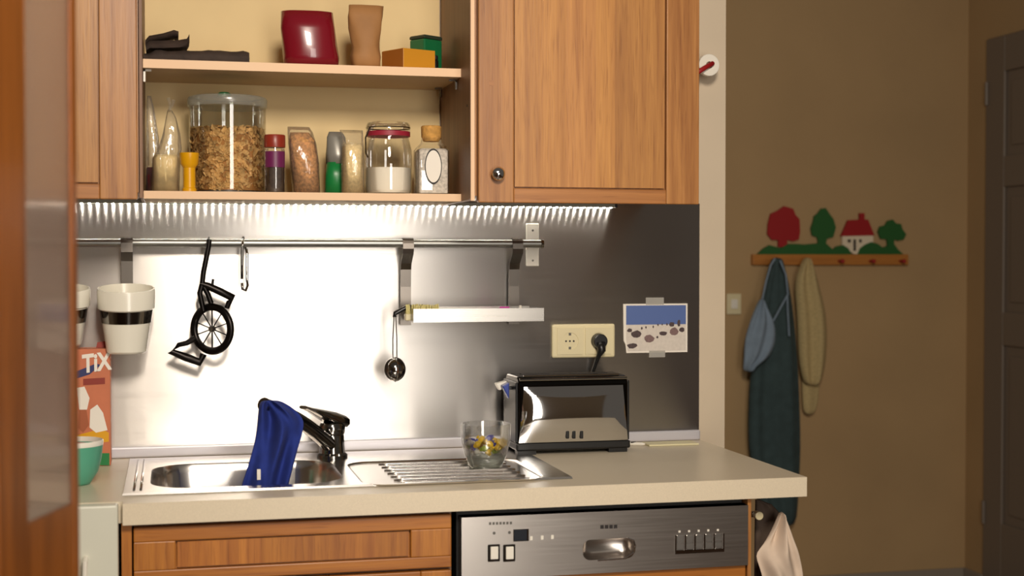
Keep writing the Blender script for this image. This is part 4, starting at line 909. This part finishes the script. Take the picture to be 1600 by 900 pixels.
# ------------------------------------------------------------------ hall: coat rack, clothes, switch
YK = HY - .02
rk = thing('coat_rack', 'wooden coat rack with painted trees and a red-roofed house on the hall wall', 'coat rack', tuple(onY(1298, 414, YK)))
def hp_(poly, Y=YK): return [(onY(a, b, Y).x, onY(a, b, Y).z) for a, b in poly]
MB().prism(hp_([(1176, 397.5), (1419, 397.5), (1419, 414), (1176, 414)]), YK - .004, HY - .0005).build('plank', 'rack_wood', rk, bevel=.002)
def blob(cx, cy_, rx, ry, bumps, amp, n=48, ph=0): return [(cx + rx * (1 + amp * abs(math.sin(bumps * t / 2 + ph)) - amp / 2) * math.cos(t), cy_ + ry * (1 + amp * abs(math.sin(bumps * t / 2 + ph)) - amp / 2) * math.sin(t)) for t in [2 * PI * k / n for k in range(n)]]
def cut(nm, poly, m, y0=.006, y1=.0165, par=None): return MB().prism(hp_(poly), HY - y1, HY - y0).build(nm, m, par or rk)
rt = cut('red_tree', [(1200, 366), (1201, 350), (1205, 334), (1216, 329), (1226, 322), (1240, 326), (1244, 336), (1250, 342), (1251, 362), (1249, 374), (1240, 377), (1231, 375), (1231, 386), (1217, 386), (1217, 375), (1207, 375)], 'paint_red')
cut('green_tree', [(1268, 357), (1272, 345), (1273, 338), (1279, 333), (1284, 326), (1291, 325), (1297, 334), (1303, 342), (1307, 355), (1303, 370), (1293, 373), (1291, 382), (1280, 382), (1278, 371), (1270, 368)], 'paint_green')
cut('green_tree', [(1373, 362), (1376, 354), (1384, 352), (1388, 345), (1396, 343), (1401, 349), (1409, 350), (1411, 358), (1417, 366), (1413, 374), (1404, 376), (1398, 374), (1398, 386), (1388, 386), (1387, 374), (1377, 373)], 'paint_green')
hs_ = cut('house', [(1317, 368), (1365, 368), (1365, 390), (1347, 397), (1335, 397), (1317, 384)], 'paint_white')
cut('roof', [(1315, 369), (1326, 344), (1344, 343), (1344, 333), (1351.5, 333), (1351.5, 343), (1357, 343), (1367, 368)], 'paint_red', .004, .018, hs_)
for a, b, c, d_ in ((1325, 374, 1330, 379), (1343, 374, 1347, 379), (1334, 374, 1338, 392)): cut('window_print', [(a, b), (c, b), (c, d_), (a, d_)], 'screw', .0166, .0172, hs_)
cut('hedge', [(1184, 397.5), (1194, 388), (1203, 383), (1214, 386), (1220, 388), (1232, 381), (1245, 381), (1258, 382), (1268, 381), (1279, 380), (1292, 381), (1302, 390), (1308, 385), (1318, 383), (1326, 388), (1331, 397.5)], 'paint_green', .0045, .0185)
cut('hedge', [(1340, 397.5), (1344, 388), (1352, 382), (1362, 378), (1372, 381), (1380, 387), (1388, 384), (1398, 382), (1404, 390), (1412, 397.5)], 'paint_green', .0045, .0185)
for px in (1213, 1260, 1310.5, 1359, 1406):
    c = onY(px, 408, YK - .004); kn = MB().disc((c.x, YK - .004, c.z), (0, -1, 0), .005, .005, .03, 14).build('peg', 'paint_red', rk); MB().disc((c.x, YK - .034, c.z), (0, -1, 0), .009, .007, .010, 16).build('peg_cap', 'paint_red', kn, bevel=.002)
YG = HY - .07
dg_ = cloth(MB(), [(1208, 1218, 402, YG), (1202, 1225, 412, YG), (1196, 1231, 435, YG), (1190, 1237, 465, YG), (1184, 1241, 500, YG), (1179, 1244, 530, YG), (1174, 1247, 562, YG), (1170, 1249, 600, YG), (1168, 1251, 650, YG), (1168, 1252, 700, YG), (1176, 1250, 740, YG), (1188, 1247, 790, YG), (1195, 1245, 826, YG)], .035, 1.6, .010, 30, .8, .07, .6).build('work_overalls', 'denim_green', smooth=True, subd=1)
tag(dg_, 'dark green work overalls hanging from the left peg of the coat rack', 'overalls')
bl_ = thing('pale_blue_bag', 'pale blue cloth bag with thin straps hung over the dark green overalls', 'bag', tuple(onY(1180, 580, YG - .07)))
YL = YG - .065
cloth(MB(), [(1187, 1193, 466, YL), (1180, 1197, 480, YL), (1172, 1209, 500, YL), (1167, 1212, 515, YL), (1163, 1213, 530, YL), (1162, 1208, 548, YL), (1162, 1199, 562, YL), (1161, 1180, 572, YL), (1161, 1178, 581, YL)], .022, 2.2, .010, 18, .3, .5).build('pouch', 'pale_blue', bl_, smooth=True, subd=1)
for pts in ([(1191, 468), (1197, 440), (1204, 415), (1211, 404)], [(1208, 502), (1220, 480), (1231, 460), (1228, 430), (1219, 407)], [(1230, 462), (1231, 490), (1233, 525)]):
    MB().tube([onY(a, b, YL - .004) for a, b in pts], .0035, 6).build('strap', 'pale_blue', bl_)
bj_ = thing('beige_jacket', 'beige knitted jacket hanging beside the dark green overalls', 'jacket', tuple(onY(1266, 650, YG)))
cloth(MB(), [(1257, 1263, 402, YG), (1252, 1268, 410, YG), (1243, 1276, 430, YG), (1241, 1281, 450, YG), (1243, 1288, 475, YG), (1245, 1293, 505, YG), (1246, 1293, 540, YG), (1248, 1290, 570, YG), (1253, 1285, 592, YG), (1257, 1279, 602, YG)], .028, 1.6, .012, 20, .2, .05).build('body', 'beige_knit', bj_, smooth=True, subd=1)
cloth(MB(), [(1252, 1282, 560, YG + .03), (1252, 1281, 600, YG + .03), (1253, 1280, 630, YG + .03), (1255, 1272, 649, YG + .03)], .012, 1, .004, 12).build('sleeve', 'beige_knit', bj_, smooth=True, subd=1)
p = onY(1136, 459, HY - .01); q = onY(1158, 491, HY - .01)
sw_ = thing('light_switch', 'cream rocker light switch on the hall wall left of the overalls', 'switch', ((p.x + q.x) / 2, HY - .006, q.z))
MB().box(p.x, q.x, HY - .011, HY - .0003, q.z, p.z).build('plate', 'cream_plastic', sw_, bevel=.002)
MB().box(p.x + .016, q.x - .016, HY - .016, HY - .0112, q.z + .022, p.z - .022).build('rocker', 'white_plastic', sw_, bevel=.002)

# ------------------------------------------------------------------ glazed door leaf in the foreground (left)
L0 = 1.8; far = Vector((onY(122, 400, -D + L0).x, -D + L0, 0)); ang = math.radians(18)
dirn = Vector((-math.sin(ang), -math.cos(ang), 0)); nrm = Vector((-math.cos(ang), math.sin(ang), 0))   # along the leaf / away from the camera
def t_at(px):
    r = ray(px, 400); s = r[0] / r[1]
    return (far.x - s * (far.y + D)) / (s * dirn.y - dirn.x)
t1, t2, t3 = t_at(113), t_at(42), t_at(-4)
d2 = thing('door_2', None, None, tuple(far + dirn * t3 / 2), kind='structure')
def leaf(ta, tb_, z0, z1, th0, th1):
    P = [far + dirn * ta + nrm * th0, far + dirn * tb_ + nrm * th0, far + dirn * tb_ + nrm * th1, far + dirn * ta + nrm * th1]
    return MB().loft([[(p.x, p.y, z0) for p in P], [(p.x, p.y, z1) for p in P]])
zpane = PZ(70, 820, -D + 1.65); TL = .011
leaf(0, t1, .01, 2.1, 0, TL).build('stile', 'door_stile', d2, bevel=.002)
leaf(t2, t3, .01, 2.1, 0, TL).build('stile', 'door_stile', d2, bevel=.002)
leaf(t1, t2, .01, zpane, .001, TL - .001).build('lower_panel', 'door_stile', d2)
leaf(t1, t2, 1.98, 2.1, 0, TL).build('rail', 'door_stile', d2)
pane = MB(); nrib = int((t2 - t1) / .007) * 8; fr_ = []
for k in range(nrib + 1):
    t = t1 + (t2 - t1) * k / nrib; fr_.append(far + dirn * t + nrm * (.0060 + .00035 * math.sin(2 * PI * k / 8)))
fr_ += [far + dirn * t2 + nrm * .003, far + dirn * t1 + nrm * .003]
autosmooth(pane.loft([[(p.x, p.y, z) for p in fr_] for z in (zpane, 1.98)]).build('glass_pane', 'ribbed_glass', d2), 60)
